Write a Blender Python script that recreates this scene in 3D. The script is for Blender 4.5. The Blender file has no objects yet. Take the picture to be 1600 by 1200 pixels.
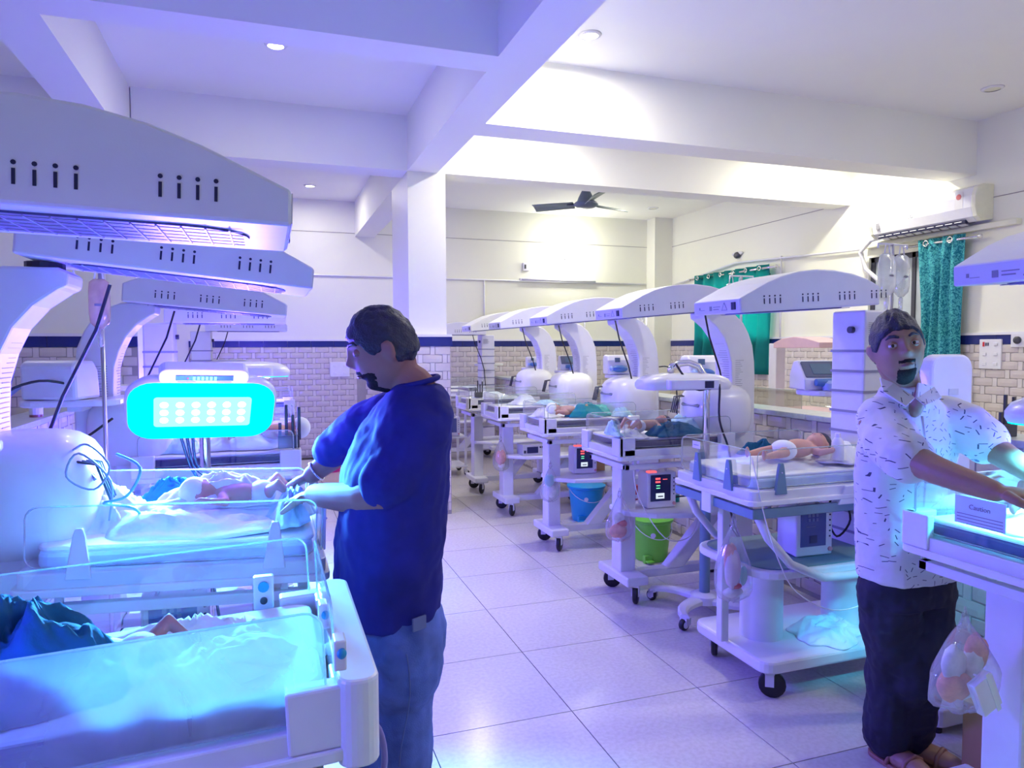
import bpy, bmesh, math, random
from mathutils import Vector, Matrix, Euler, noise
random.seed(7)
D = bpy.data
SC = bpy.context.scene
COL = SC.collection
PI = math.pi

# ------------------------------------------------------------------ camera
CAMP = Vector((0, 0, 1.4936))
YAW, PITCH, ROLL, FPX = 0.332903, -0.0515922, -0.00346307, 1109.15
W_ = Vector((math.sin(YAW)*math.cos(PITCH), math.cos(YAW)*math.cos(PITCH), math.sin(PITCH)))
R_ = Vector((math.cos(YAW), -math.sin(YAW), 0)); U_ = R_.cross(W_)
R_, U_ = math.cos(ROLL)*R_+math.sin(ROLL)*U_, -math.sin(ROLL)*R_+math.cos(ROLL)*U_
cam = D.cameras.new('camera'); camo = D.objects.new('camera', cam); COL.objects.link(camo)
cam.sensor_width = 36; cam.lens = FPX/1600*36; cam.clip_start = .02
camo.matrix_world = Matrix(((R_.x, U_.x, -W_.x, 0), (R_.y, U_.y, -W_.y, 0), (R_.z, U_.z, -W_.z, CAMP.z), (0, 0, 0, 1)))
SC.camera = camo
def px(x, y, d):            # photograph pixel at a distance along the lens axis -> world point
    return CAMP + d*(W_ + (x-800)/FPX*R_ - (y-600)/FPX*U_)

# ------------------------------------------------------------------ world, exposure, lights
wo = D.worlds.new('world'); SC.world = wo; wo.use_nodes = True
wo.node_tree.nodes['Background'].inputs[0].default_value = (.8, .88, 1, 1)
wo.node_tree.nodes['Background'].inputs[1].default_value = .6
vs = SC.view_settings
vs.view_transform = 'Standard'; vs.look = 'None'; vs.gamma = 1; vs.use_curve_mapping = False
vs.exposure = 0.0
VIOLET = (.11, .06, 1.0)
CYAN = (.05, .62, 1.0)
KEY = 1.0
def light(name, kind, loc, color, power, size=.1, size_y=None, direction=None, spot=None, blend=.5, spread=None):
    l = D.lights.new(name, kind); o = D.objects.new(name, l); COL.objects.link(o)
    l.color = color; l.energy = power; o.location = loc
    if kind == 'AREA':
        l.size = size
        if size_y: l.shape = 'RECTANGLE'; l.size_y = size_y
        else: l.shape = 'DISK'
        if spread: l.spread = spread
    else:
        l.shadow_soft_size = size
    if kind == 'SPOT': l.spot_size = spot; l.spot_blend = blend
    if direction: o.rotation_euler = Vector(direction).to_track_quat('-Z', 'Y').to_euler()
    return o
CEIL = 3.49
LIT = [(.10, 5.03, 8), (2.0, 4.23, 30), (.55, 9.17, 12), (5.25, 5.62, 34), (2.2, 5.6, 30), (2.4, 8.2, 15), (4.4, 7.6, 16),
       (-1.9, 5.0, 5), (3.3, .5, 19), (4.6, 1.6, 34), (-.3, -.6, 3), (4.3, 9.35, 10), (-.6, 7.9, 10)]
for i, (x, y, p) in enumerate(LIT):
    light('downlight_lamp', 'AREA', (x, y, CEIL-.035), (1, .955, .84), p*KEY, .16, direction=(0, 0, -1))

# ------------------------------------------------------------------ materials
def nd(nt, t, **k):
    n = nt.nodes.new(t)
    for a, b in k.items():
        if a in n.inputs.keys(): n.inputs[a].default_value = b
        else: setattr(n, a, b)
    return n
MATS = {}
def mat(name, color, rough=.5, metal=0, var=.04, scale=12, bump=0, bscale=60, spec=.5, emit=None, estr=0, coat=0, sss=0):
    if name in MATS: return MATS[name]
    m = D.materials.new(name); m.use_nodes = True; nt = m.node_tree; b = nt.nodes['Principled BSDF']
    b.inputs['Roughness'].default_value = rough; b.inputs['Metallic'].default_value = metal
    b.inputs['Specular IOR Level'].default_value = spec
    b.inputs['Coat Weight'].default_value = coat
    tc = nd(nt, 'ShaderNodeTexCoord')
    no = nd(nt, 'ShaderNodeTexNoise', Scale=scale, Detail=3.0); nt.links.new(tc.outputs['Object'], no.inputs['Vector'])
    cr = nd(nt, 'ShaderNodeValToRGB'); nt.links.new(no.outputs[0], cr.inputs[0])
    c = Vector(color)
    cr.color_ramp.elements[0].position = .3; cr.color_ramp.elements[1].position = .7
    cr.color_ramp.elements[0].color = (*[max(0, v*(1-var)) for v in c], 1)
    cr.color_ramp.elements[1].color = (*[min(1, v*(1+var)) for v in c], 1)
    nt.links.new(cr.outputs[0], b.inputs['Base Color'])
    if bump:
        n2 = nd(nt, 'ShaderNodeTexNoise', Scale=bscale, Detail=4.0); nt.links.new(tc.outputs['Object'], n2.inputs['Vector'])
        bp = nd(nt, 'ShaderNodeBump', Strength=bump, Distance=.01); nt.links.new(n2.outputs[0], bp.inputs['Height']); nt.links.new(bp.outputs[0], b.inputs['Normal'])
    if emit:
        b.inputs['Emission Color'].default_value = (*emit, 1); b.inputs['Emission Strength'].default_value = estr
    if sss: b.inputs['Subsurface Weight'].default_value = sss; b.inputs['Subsurface Radius'].default_value = (.02, .008, .004)
    MATS[name] = m; return m
def acrylic(name, tint, alpha, gloss=.12, haze=0, hcol=(.8, .85, .9)):
    if name in MATS: return MATS[name]
    m = D.materials.new(name); m.use_nodes = True; nt = m.node_tree; nt.nodes.remove(nt.nodes['Principled BSDF'])
    out = nt.nodes['Material Output']
    tr = nd(nt, 'ShaderNodeBsdfTransparent'); tr.inputs[0].default_value = (*tint, 1)
    gl = nd(nt, 'ShaderNodeBsdfGlossy', Roughness=.04)
    mx = nd(nt, 'ShaderNodeMixShader'); lw = nd(nt, 'ShaderNodeLayerWeight', Blend=.25)
    mm = nd(nt, 'ShaderNodeMath', operation='MULTIPLY_ADD'); mm.inputs[1].default_value = .35; mm.inputs[2].default_value = gloss
    nt.links.new(lw.outputs['Fresnel'], mm.inputs[0]); nt.links.new(mm.outputs[0], mx.inputs[0])
    nt.links.new(tr.outputs[0], mx.inputs[1]); nt.links.new(gl.outputs[0], mx.inputs[2])
    last = mx
    if haze:
        df = nd(nt, 'ShaderNodeBsdfDiffuse'); df.inputs[0].default_value = (*hcol, 1)
        tl = nd(nt, 'ShaderNodeBsdfTranslucent'); tl.inputs[0].default_value = (*hcol, 1)
        ad = nd(nt, 'ShaderNodeMixShader', Fac=.5); nt.links.new(df.outputs[0], ad.inputs[1]); nt.links.new(tl.outputs[0], ad.inputs[2])
        tc = nd(nt, 'ShaderNodeTexCoord'); no = nd(nt, 'ShaderNodeTexNoise', Scale=5.0, Detail=5.0, Distortion=.8); nt.links.new(tc.outputs['Object'], no.inputs['Vector'])
        m3 = nd(nt, 'ShaderNodeMapRange'); m3.inputs[1].default_value = .3; m3.inputs[2].default_value = .72; m3.inputs[3].default_value = haze*.35; m3.inputs[4].default_value = min(1, haze*1.4)
        nt.links.new(no.outputs[0], m3.inputs[0])
        m2 = nd(nt, 'ShaderNodeMixShader'); nt.links.new(m3.outputs[0], m2.inputs[0]); nt.links.new(mx.outputs[0], m2.inputs[1]); nt.links.new(ad.outputs[0], m2.inputs[2]); last = m2
    nt.links.new(last.outputs[0], out.inputs[0]); MATS[name] = m; return m
def glow(name, color, s):
    if name in MATS: return MATS[name]
    m = D.materials.new(name); m.use_nodes = True; nt = m.node_tree; nt.nodes.remove(nt.nodes['Principled BSDF'])
    e = nd(nt, 'ShaderNodeEmission', Strength=s); e.inputs[0].default_value = (*color, 1); nt.links.new(e.outputs[0], nt.nodes['Material Output'].inputs[0]); MATS[name] = m; return m

PAINT = mat('wall_paint', (.85, .85, .70), .45, var=.015, scale=1.5, bump=.03, bscale=40)
CPAINT = mat('ceiling_paint', (.90, .90, .82), .7, var=.015, scale=1.2)
WHITE = mat('white_plastic', (.80, .80, .82), .3, var=.02, coat=.3)
PANELW = mat('powder_coated_metal', (.77, .77, .80), .38, var=.02, bump=.04, bscale=300)
METALW = mat('painted_steel', (.74, .74, .77), .35, var=.03)
GREYT = mat('blue_grey_trim', (.17, .27, .36), .4)
DGREY = mat('dark_grey_plastic', (.05, .05, .07), .4)
BLACK = mat('black_rubber', (.012, .012, .02), .45)
NAVYSLOT = mat('dark_slot', (.015, .015, .06), .6)
CHROME = mat('chrome', (.8, .8, .83), .15, metal=1)
STEEL = mat('steel_wire', (.6, .6, .66), .3, metal=1)
SCREEN = mat('screen_grey', (.13, .20, .26), .35, spec=.3)
SCREEND = mat('screen_dark', (.03, .035, .10), .15)
SHEET = mat('white_sheet', (.82, .84, .88), .8, var=.04, bump=.25, bscale=30)
MATTR = mat('mattress_vinyl', (.50, .62, .80), .45, var=.08)
NAVYM = mat('navy_vinyl', (.03, .03, .12), .4)
TEAL = mat('teal_cloth', (.0, .28, .33), .85, var=.15, bump=.3, bscale=50)
DTEAL = mat('deep_teal_cloth', (.0, .12, .25), .85, var=.2, bump=.3, bscale=50)
LBLUE = mat('pale_blue_cloth', (.45, .68, .85), .8, var=.08, bump=.3, bscale=40)
PINKP = mat('pink_plastic', (.72, .48, .50), .4)
BABY = mat('infant_skin', (.62, .33, .27), .6, var=.06, sss=.15)
BABYD = mat('infant_skin_shade', (.45, .20, .22), .6, var=.06, sss=.15)
SKIN = mat('brown_skin', (.36, .19, .13), .5, var=.06, scale=20, sss=.1)
SKIN1 = mat('brown_skin_warm', (.34, .16, .15), .65, spec=.25, var=.06, scale=20, sss=.1)
HAIR = mat('black_hair_blue_sheen', (.018, .016, .05), .42, var=.3, scale=80, bump=.5, bscale=200)  # black hair, with a blue lamp sheen mixed into the base colour
BEARD = mat('beard_stubble', (.028, .020, .022), .9, spec=.1, var=.3, scale=200, bump=.5, bscale=300)
NAVYSHIRT = mat('navy_cotton_blue_cast', (.010, .010, .20), .85, var=.15, bump=.15, bscale=25)  # navy cloth, with the blue lamp cast mixed into the base colour
TROUS = mat('black_trousers', (.010, .010, .035), .75, var=.2, bump=.15, bscale=20)
DENIM = mat('blue_denim', (.11, .17, .52), .85, var=.35, scale=9, bump=.2, bscale=250)
LEATHER = mat('tan_leather', (.32, .15, .11), .5)
BAND = mat('navy_glazed_tile', (.02, .03, .18), .2)
STONE = mat('grey_stone_ledge', (.42, .46, .46), .3, var=.12, scale=30)
GROUT = mat('tile_grout', (.36, .33, .31), .8)
TILEC = mat('glazed_cream_tile', (.64, .58, .53), .3, var=.05, scale=9, bump=.05, bscale=80)
STRIPC = mat('glazed_light_tile', (.70, .65, .60), .3, var=.05, scale=12)
FGROUT = mat('floor_joint', (.035, .03, .03), .9)
CREAM = mat('cream_plastic', (.80, .80, .62), .35)
BLUEB = mat('blue_bucket_plastic', (.01, .36, .66), .35)
GREENB = mat('green_bucket_plastic', (.17, .62, .05), .35)
MAGB = mat('magenta_plastic', (.55, .01, .25), .4)
ORANGE = mat('cardboard_box', (.55, .33, .14), .8)
REDP = mat('red_plastic', (.7, .03, .05), .4)
PEACH = mat('peach_refuse', (.85, .35, .28), .7, var=.2, scale=40)
PLUSB = mat('ventilator_blue', (.07, .18, .48), .35)
CURT1 = mat('teal_curtain', (.0, .30, .34), .8, var=.1, bump=.1)
FANM = mat('grey_fan_enamel', (.12, .15, .20), .35)
GLASS = acrylic('clear_acrylic', (.985, .995, .995), .9, .05)
GEDGE = acrylic('acrylic_edge', (.70, .85, .85), .5, .25, haze=.35)
HAZY = acrylic('hazy_acrylic', (.85, .93, .98), .8, .08, haze=.27, hcol=(.75, .82, .95))
PLASTB = acrylic('thin_clear_bag', (.96, .97, .98), .8, .10, haze=.16, hcol=(.85, .85, .88))
IVB = acrylic('iv_bag_film', (.90, .93, .96), .8, .35, haze=.30, hcol=(.9, .92, .95))
CYANON = glow('lamp_face_glow', (0.0, .95, .98), 1.6)
LEDON = glow('led_white_glow', (.9, 1, 1), 7)
LAMPON = glow('downlight_glow', (1, .98, .93), 22)
REDON = glow('red_digit_glow', (1, .12, .15), 1.5)
GREENON = glow('green_digit_glow', (.2, .9, .5), 1.2)
WHITEON = glow('screen_text_glow', (.75, .85, 1), 1.0)
CYDIG = glow('cyan_digit_glow', (.2, 1, 1), 3)

def floor_mat():
    m = mat('speckled_floor_tile', (.60, .575, .565), .2, var=.03, scale=3)
    nt = m.node_tree; b = nt.nodes['Principled BSDF']
    tc = nd(nt, 'ShaderNodeTexCoord'); vo = nd(nt, 'ShaderNodeTexVoronoi', Scale=70.0); nt.links.new(tc.outputs['Object'], vo.inputs['Vector'])
    g = nd(nt, 'ShaderNodeNewGeometry')
    no = nd(nt, 'ShaderNodeTexNoise', Scale=55.0, Detail=4.0); nt.links.new(g.outputs['Position'], no.inputs['Vector'])
    cr = nd(nt, 'ShaderNodeValToRGB'); cr.color_ramp.elements[0].position = .35; cr.color_ramp.elements[1].position = .62
    cr.color_ramp.elements[0].color = (.59, .55, .51, 1); cr.color_ramp.elements[1].color = (.66, .625, .59, 1)
    nt.links.new(no.outputs[0], cr.inputs[0]); nt.links.new(cr.outputs[0], b.inputs['Base Color'])
    return m
FLOORM = floor_mat()
def print_shirt():
    m = D.materials.new('printed_shirt_cotton'); m.use_nodes = True; nt = m.node_tree; b = nt.nodes['Principled BSDF']; b.inputs['Roughness'].default_value = .85
    tc = nd(nt, 'ShaderNodeTexCoord'); mp = nd(nt, 'ShaderNodeMapping'); mp.inputs['Scale'].default_value = (44, 26, 44); nt.links.new(tc.outputs['Object'], mp.inputs[0])
    vo = nd(nt, 'ShaderNodeTexVoronoi', Scale=1.0); nt.links.new(mp.outputs[0], vo.inputs['Vector'])
    sb = nd(nt, 'ShaderNodeVectorMath', operation='SUBTRACT'); nt.links.new(mp.outputs[0], sb.inputs[0]); nt.links.new(vo.outputs['Position'], sb.inputs[1])
    sp = nd(nt, 'ShaderNodeSeparateColor'); nt.links.new(vo.outputs['Color'], sp.inputs[0])
    an = nd(nt, 'ShaderNodeMath', operation='MULTIPLY'); an.inputs[1].default_value = 6.28; nt.links.new(sp.outputs[0], an.inputs[0])
    vr = nd(nt, 'ShaderNodeVectorRotate', rotation_type='Y_AXIS'); nt.links.new(sb.outputs[0], vr.inputs['Vector']); nt.links.new(an.outputs[0], vr.inputs['Angle'])
    se = nd(nt, 'ShaderNodeSeparateXYZ'); nt.links.new(vr.outputs[0], se.inputs[0])
    ms = []
    for k, lim in ((0, .34), (2, .05)):
        a = nd(nt, 'ShaderNodeMath', operation='ABSOLUTE'); nt.links.new(se.outputs[k], a.inputs[0])
        l = nd(nt, 'ShaderNodeMath', operation='LESS_THAN'); l.inputs[1].default_value = lim; nt.links.new(a.outputs[0], l.inputs[0]); ms.append(l)
    cu = nd(nt, 'ShaderNodeMath', operation='GREATER_THAN'); cu.inputs[1].default_value = .42; nt.links.new(sp.outputs[1], cu.inputs[0])
    m0 = nd(nt, 'ShaderNodeMath', operation='MULTIPLY'); nt.links.new(ms[0].outputs[0], m0.inputs[0]); nt.links.new(cu.outputs[0], m0.inputs[1])
    mu = nd(nt, 'ShaderNodeMath', operation='MULTIPLY'); nt.links.new(m0.outputs[0], mu.inputs[0]); nt.links.new(ms[1].outputs[0], mu.inputs[1])
    mx = nd(nt, 'ShaderNodeMix', data_type='RGBA'); mx.inputs[6].default_value = (.72, .70, .72, 1); mx.inputs[7].default_value = (.06, .06, .12, 1)
    nt.links.new(mu.outputs[0], mx.inputs[0]); nt.links.new(mx.outputs[2], b.inputs['Base Color'])
    n2 = nd(nt, 'ShaderNodeTexNoise', Scale=9.0, Detail=3.0); nt.links.new(tc.outputs['Object'], n2.inputs['Vector'])
    bp = nd(nt, 'ShaderNodeBump', Strength=.35, Distance=.03); nt.links.new(n2.outputs[0], bp.inputs['Height']); nt.links.new(bp.outputs[0], b.inputs['Normal'])
    return m
SHIRTP = print_shirt()
def floral():
    m = D.materials.new('floral_curtain_cotton'); m.use_nodes = True; nt = m.node_tree; b = nt.nodes['Principled BSDF']; b.inputs['Roughness'].default_value = .85
    tc = nd(nt, 'ShaderNodeTexCoord'); vo = nd(nt, 'ShaderNodeTexNoise', Scale=28.0, Detail=2.0, Distortion=2.5); nt.links.new(tc.outputs['Object'], vo.inputs['Vector'])
    cr = nd(nt, 'ShaderNodeValToRGB'); cr.color_ramp.interpolation = 'LINEAR'; cr.color_ramp.elements[0].position = .46; cr.color_ramp.elements[1].position = .54
    cr.color_ramp.elements[0].color = (0, .16, .22, 1); cr.color_ramp.elements[1].color = (.07, .42, .44, 1)
    nt.links.new(vo.outputs[0], cr.inputs[0]); nt.links.new(cr.outputs[0], b.inputs['Base Color']); return m
FLORAL = floral()
def sheer():
    m = mat('backlit_teal_curtain', (.0, .20, .21), .8, var=.1)
    nt = m.node_tree; b = nt.nodes['Principled BSDF']; tl = nd(nt, 'ShaderNodeBsdfTranslucent'); tl.inputs[0].default_value = (.02, .7, .62, 1)
    mx = nd(nt, 'ShaderNodeMixShader', Fac=.4); nt.links.new(b.outputs[0], mx.inputs[1]); nt.links.new(tl.outputs[0], mx.inputs[2]); nt.links.new(mx.outputs[0], nt.nodes['Material Output'].inputs[0]); return m
SHEER = sheer()

# ------------------------------------------------------------------ mesh collector
class M:
    def __init__(s): s.v = []; s.f = []
    def add(s, vs_, fs): n = len(s.v); s.v += [tuple(v) for v in vs_]; s.f += [tuple(i+n for i in f) for f in fs]; return s
    def box(s, x0, x1, y0, y1, z0, z1, rot=None, about=None):
        v = [Vector((x, y, z)) for x in (x0, x1) for y in (y0, y1) for z in (z0, z1)]
        if rot is not None:
            c = Vector(about) if about is not None else Vector(((x0+x1)/2, (y0+y1)/2, (z0+z1)/2)); E_ = Euler(rot).to_matrix(); v = [E_ @ (p-c)+c for p in v]
        return s.add(v, [(0, 1, 3, 2), (4, 6, 7, 5), (0, 4, 5, 1), (2, 3, 7, 6), (0, 2, 6, 4), (1, 5, 7, 3)])
    def prism(s, pts, axis, a, b):      # 2-D outline extruded along an axis
        def P(p, t): return {'x': (t, p[0], p[1]), 'y': (p[0], t, p[1]), 'z': (p[0], p[1], t)}[axis]
        n = len(pts); s.add([P(p, a) for p in pts]+[P(p, b) for p in pts], [tuple(range(n))[::-1], tuple(range(n, 2*n))]+[(i, (i+1) % n, n+(i+1) % n, n+i) for i in range(n)]); return s
    def tube(s, pts, r, n=8, cap=True, sy=1.0):
        pts = [Vector(p) for p in pts]; rs = r if isinstance(r, (list, tuple)) else [r]*len(pts)
        N = len(pts); up = Vector((0, 0, 1)); rings = []
        t0 = (pts[1]-pts[0]).normalized()
        if abs(t0.dot(up)) > .9: up = Vector((1, 0, 0))
        u = t0.cross(up).normalized()
        for i, p in enumerate(pts):
            t = ((pts[min(i+1, N-1)]-pts[max(i-1, 0)])).normalized()
            u = (u - t*u.dot(t)).normalized(); w = t.cross(u)
            rings.append([p+rs[i]*(math.cos(2*PI*k/n)*u+sy*math.sin(2*PI*k/n)*w) for k in range(n)])
        return s.loft(rings, cap)
    def loft(s, rings, cap=True, closed=False):
        n = len(rings[0]); v = [p for r in rings for p in r]; f = []
        for i in range(len(rings)-(0 if closed else 1)):
            j = (i+1) % len(rings)
            for k in range(n): f.append((i*n+k, i*n+(k+1) % n, j*n+(k+1) % n, j*n+k))
        if cap: f += [tuple(range(n))[::-1], tuple((len(rings)-1)*n+k for k in range(n))]
        return s.add(v, f)
    def lathe(s, prof, c=(0, 0, 0), n=20, cap=True, rot=None):
        c = Vector(c); E_ = Euler(rot).to_matrix() if rot else None; rings = []
        for r, z in prof:
            ring = [Vector((r*math.cos(2*PI*k/n), r*math.sin(2*PI*k/n), z)) for k in range(n)]
            rings.append([(E_ @ p if E_ else p)+c for p in ring])
        return s.loft(rings, cap)
    def ell(s, c, r, nu=16, nv=10, rot=None, fn=None):
        c = Vector(c); E_ = Euler(rot).to_matrix() if rot else Matrix.Identity(3)
        v = []; f = []
        for j in range(1, nv):
            th = PI*j/nv
            for i in range(nu):
                ph = 2*PI*i/nu; d = Vector((math.sin(th)*math.cos(ph), math.sin(th)*math.sin(ph), math.cos(th)))
                k = fn(d) if fn else 1
                v.append(c+E_ @ Vector((d.x*r[0]*k, d.y*r[1]*k, d.z*r[2]*k)))
        top = len(v); v.append(c+E_ @ Vector((0, 0, r[2]*(fn(Vector((0, 0, 1))) if fn else 1)))); v.append(c+E_ @ Vector((0, 0, -r[2]*(fn(Vector((0, 0, -1))) if fn else 1))))
        for j in range(nv-2):
            for i in range(nu): f.append((j*nu+i, (j+1)*nu+i, (j+1)*nu+(i+1) % nu, j*nu+(i+1) % nu))
        for i in range(nu): f.append((top, i, (i+1) % nu)); f.append((top+1, (nv-2)*nu+(i+1) % nu, (nv-2)*nu+i))
        return s.add(v, f)
    def grid(s, fn, nu, nv):
        v = [fn(i/nu, j/nv) for j in range(nv+1) for i in range(nu+1)]
        return s.add(v, [(j*(nu+1)+i, j*(nu+1)+i+1, (j+1)*(nu+1)+i+1, (j+1)*(nu+1)+i) for j in range(nv) for i in range(nu)])
    def move(s, mtx): s.v = [tuple(mtx @ Vector(p)) for p in s.v]; return s
def rrect(cx, cy, hx, hy, r, n=5):      # rounded rectangle outline
    o = []
    for k, (sx, sy) in enumerate(((1, 1), (-1, 1), (-1, -1), (1, -1))):
        for i in range(n+1):
            a = PI/2*(k+i/n); o.append((cx+sx*(hx-r)+r*math.cos(a), cy+sy*(hy-r)+r*math.sin(a)))
    return o
def mesh_of(name, m):
    me = D.meshes.new(name); me.from_pydata([tuple(v) for v in m.v], [], m.f); me.update()
    bm = bmesh.new(); bm.from_mesh(me); bmesh.ops.recalc_face_normals(bm, faces=bm.faces); bm.to_mesh(me); bm.free(); return me
def obj(name, m, material, parent=None, smooth=False, bevel=0, remesh=0, sm=0, solid=0, sub=0, label=None, kind=None, angle=.7):
    me = mesh_of(name, m) if isinstance(m, M) else m
    o = D.objects.new(name, me); COL.objects.link(o); o.parent = parent
    if not me.materials: me.materials.append(material)
    if smooth:
        for p in me.polygons: p.use_smooth = True
        if smooth == 'auto':
            try: me.set_sharp_from_angle(angle=angle)
            except Exception: pass
    if solid: md = o.modifiers.new('solid', 'SOLIDIFY'); md.thickness = solid; md.offset = 0
    if bevel: md = o.modifiers.new('bevel', 'BEVEL'); md.width = bevel; md.segments = 2; md.limit_method = 'ANGLE'; md.angle_limit = .6
    if remesh: md = o.modifiers.new('remesh', 'REMESH'); md.mode = 'VOXEL'; md.voxel_size = remesh; md.use_smooth_shade = True
    if sm: md = o.modifiers.new('smooth', 'SMOOTH'); md.iterations = sm; md.factor = .5
    if sub: md = o.modifiers.new('sub', 'SUBSURF'); md.levels = sub; md.render_levels = sub
    if label: o['label'] = label
    if kind: o['kind'] = kind
    return o
def tag(o, label, cat, group=None):
    o['label'] = label; o['category'] = cat
    if group: o['group'] = group
    return o
def thing(name, label, cat, loc=(0, 0, 0), rz=0, group=None):
    o = D.objects.new(name, None); COL.objects.link(o); o.location = loc; o.rotation_euler = (0, 0, rz); o.empty_display_size = .1
    return tag(o, label, cat, group)
def struct(name, m, material, **k):
    o = obj(name, m, material, **k); o['kind'] = 'structure'; return o
def copy_tree(o, parent=None):
    c = o.copy(); COL.objects.link(c); c.parent = parent
    for ch in list(o.children): copy_tree(ch, c)
    return c
def place(o, loc, rz, label, group=None):
    o.location = loc; o.rotation_euler = (0, 0, rz); o['label'] = label
    if group: o['group'] = group
    return o
def text(body, size, mtx, material, parent, name='lettering'):
    cu = D.curves.new(name, 'FONT'); cu.body = body; cu.size = size; cu.extrude = .0004; cu.align_x = 'CENTER'; cu.align_y = 'CENTER'; cu.resolution_u = 2
    t = D.objects.new(name, cu); me = bpy.data.meshes.new_from_object(t); D.objects.remove(t)
    o = D.objects.new(name, me); COL.objects.link(o); me.materials.append(material); o.parent = parent; o.matrix_local = mtx; return o

# ------------------------------------------------------------------ room shell
XR, YF, YB, XL = 6.03, 10.0, -2.6, -3.4
SOF = 3.02
fl = struct('floor', M().box(XL-.1, XR+.1, YB-.1, YF+.1, -.06, -.004), FGROUT)
tile_me = mesh_of('floor_tile', M().box(-.2978, .2978, -.2978, .2978, -.02, 0))
X0, Y0 = 1.1574+.3, 5.01-.3
k = 0
for i in range(-8, 8):
    for j in range(-11, 9):
        x, y = X0+.6*i, Y0+.6*j
        if x < XL-.1 or x > XR+.2 or y > YF+.2 or y < .2 or (y < 1.2 and x < -1): continue
        o = obj('floor_tile', tile_me, FLOORM, fl); o.location = (x, y, 0)
rest = M()
for i in range(-8, 8):
    for j in range(-13, 9):
        x, y = X0+.6*i, Y0+.6*j
        if (y < .2 or (y < 1.2 and x < -1)) and y > YB-.3: rest.box(x-.2978, x+.2978, y-.2978, y+.2978, -.02, 0)
obj('floor_tile_run', rest, FLOORM, fl, kind='stuff')
struct('ceiling', M().box(XL-.1, XR+.1, YB-.1, YF+.1, CEIL, CEIL+.1), CPAINT)
BZ0, BZ1 = 1.505, 1.588
def wall(name, plane, fixed, a, b, z0=0, z1=CEIL, th=.1, sgn=1):
    # sgn: direction the wall body extends away from the room
    m = M(); c0, c1 = sorted((fixed, fixed+sgn*th))
    if plane == 'y': m.box(a, b, c0, c1, z0, z1)
    else: m.box(c0, c1, a, b, z0, z1)
    return struct(name, m, PAINT)
wf = wall('wall_back', 'y', YF, XL, XR, sgn=1)
# right wall with one window opening behind the floral curtain and one behind the teal curtain
m = M()
for (a, b, z0, z1) in ((YB, 4.85, 0, CEIL), (4.85, 5.9, 0, 1.0), (4.85, 5.9, 2.42, CEIL), (5.9, 7.45, 0, CEIL), (7.45, 8.9, 0, 1.15), (7.45, 8.9, 2.42, CEIL), (8.9, YF, 0, CEIL)):
    m.box(XR, XR+.12, a, b, z0, z1)
wr = struct('wall_right', m, PAINT)
wl = wall('wall_left', 'x', XL, YB, YF, sgn=-1)
wn = wall('wall_front', 'y', YB, XL, XR, sgn=-1)
wp = struct('wall_side_return', M().box(-3.4, -.94, 6.172, 6.43, 0, SOF), PAINT)
col_ = struct('trim_1', M().box(1.184, 1.52, 6.17, 6.98, 1.6, SOF), PAINT)          # column
colb = struct('trim_2', M().box(1.16, 1.548, 6.148, 7.0, 0, 1.592), GROUT)
struct('trim_3', M().box(5.72, XR, 9.75, YF, 0, CEIL), PAINT)                            # corner column
# beams
beams = [('trim_4', (1.184, 1.447, YB, YF)), ('trim_5', (-1.205, -.947, YB, 6.17)), ('trim_6', (1.447, XR, 4.72, 5.0)), ('trim_7', (1.447, XR, 6.17, 6.42)),
         ('trim_8', (-.94, 1.184, 6.17, 6.44)), ('trim_9', (-.947, 1.184, 3.625, 3.845)), ('trim_15', (XL, -1.205, 3.625, 3.845)), ('trim_16', (XL, -.94, 6.2, 6.43)), ('trim_10', (1.447, XR, .9, 1.15))]
for n, (a, b, c, d) in beams: struct(n, M().box(a, b, c, d, SOF, CEIL+.01), CPAINT)

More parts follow.
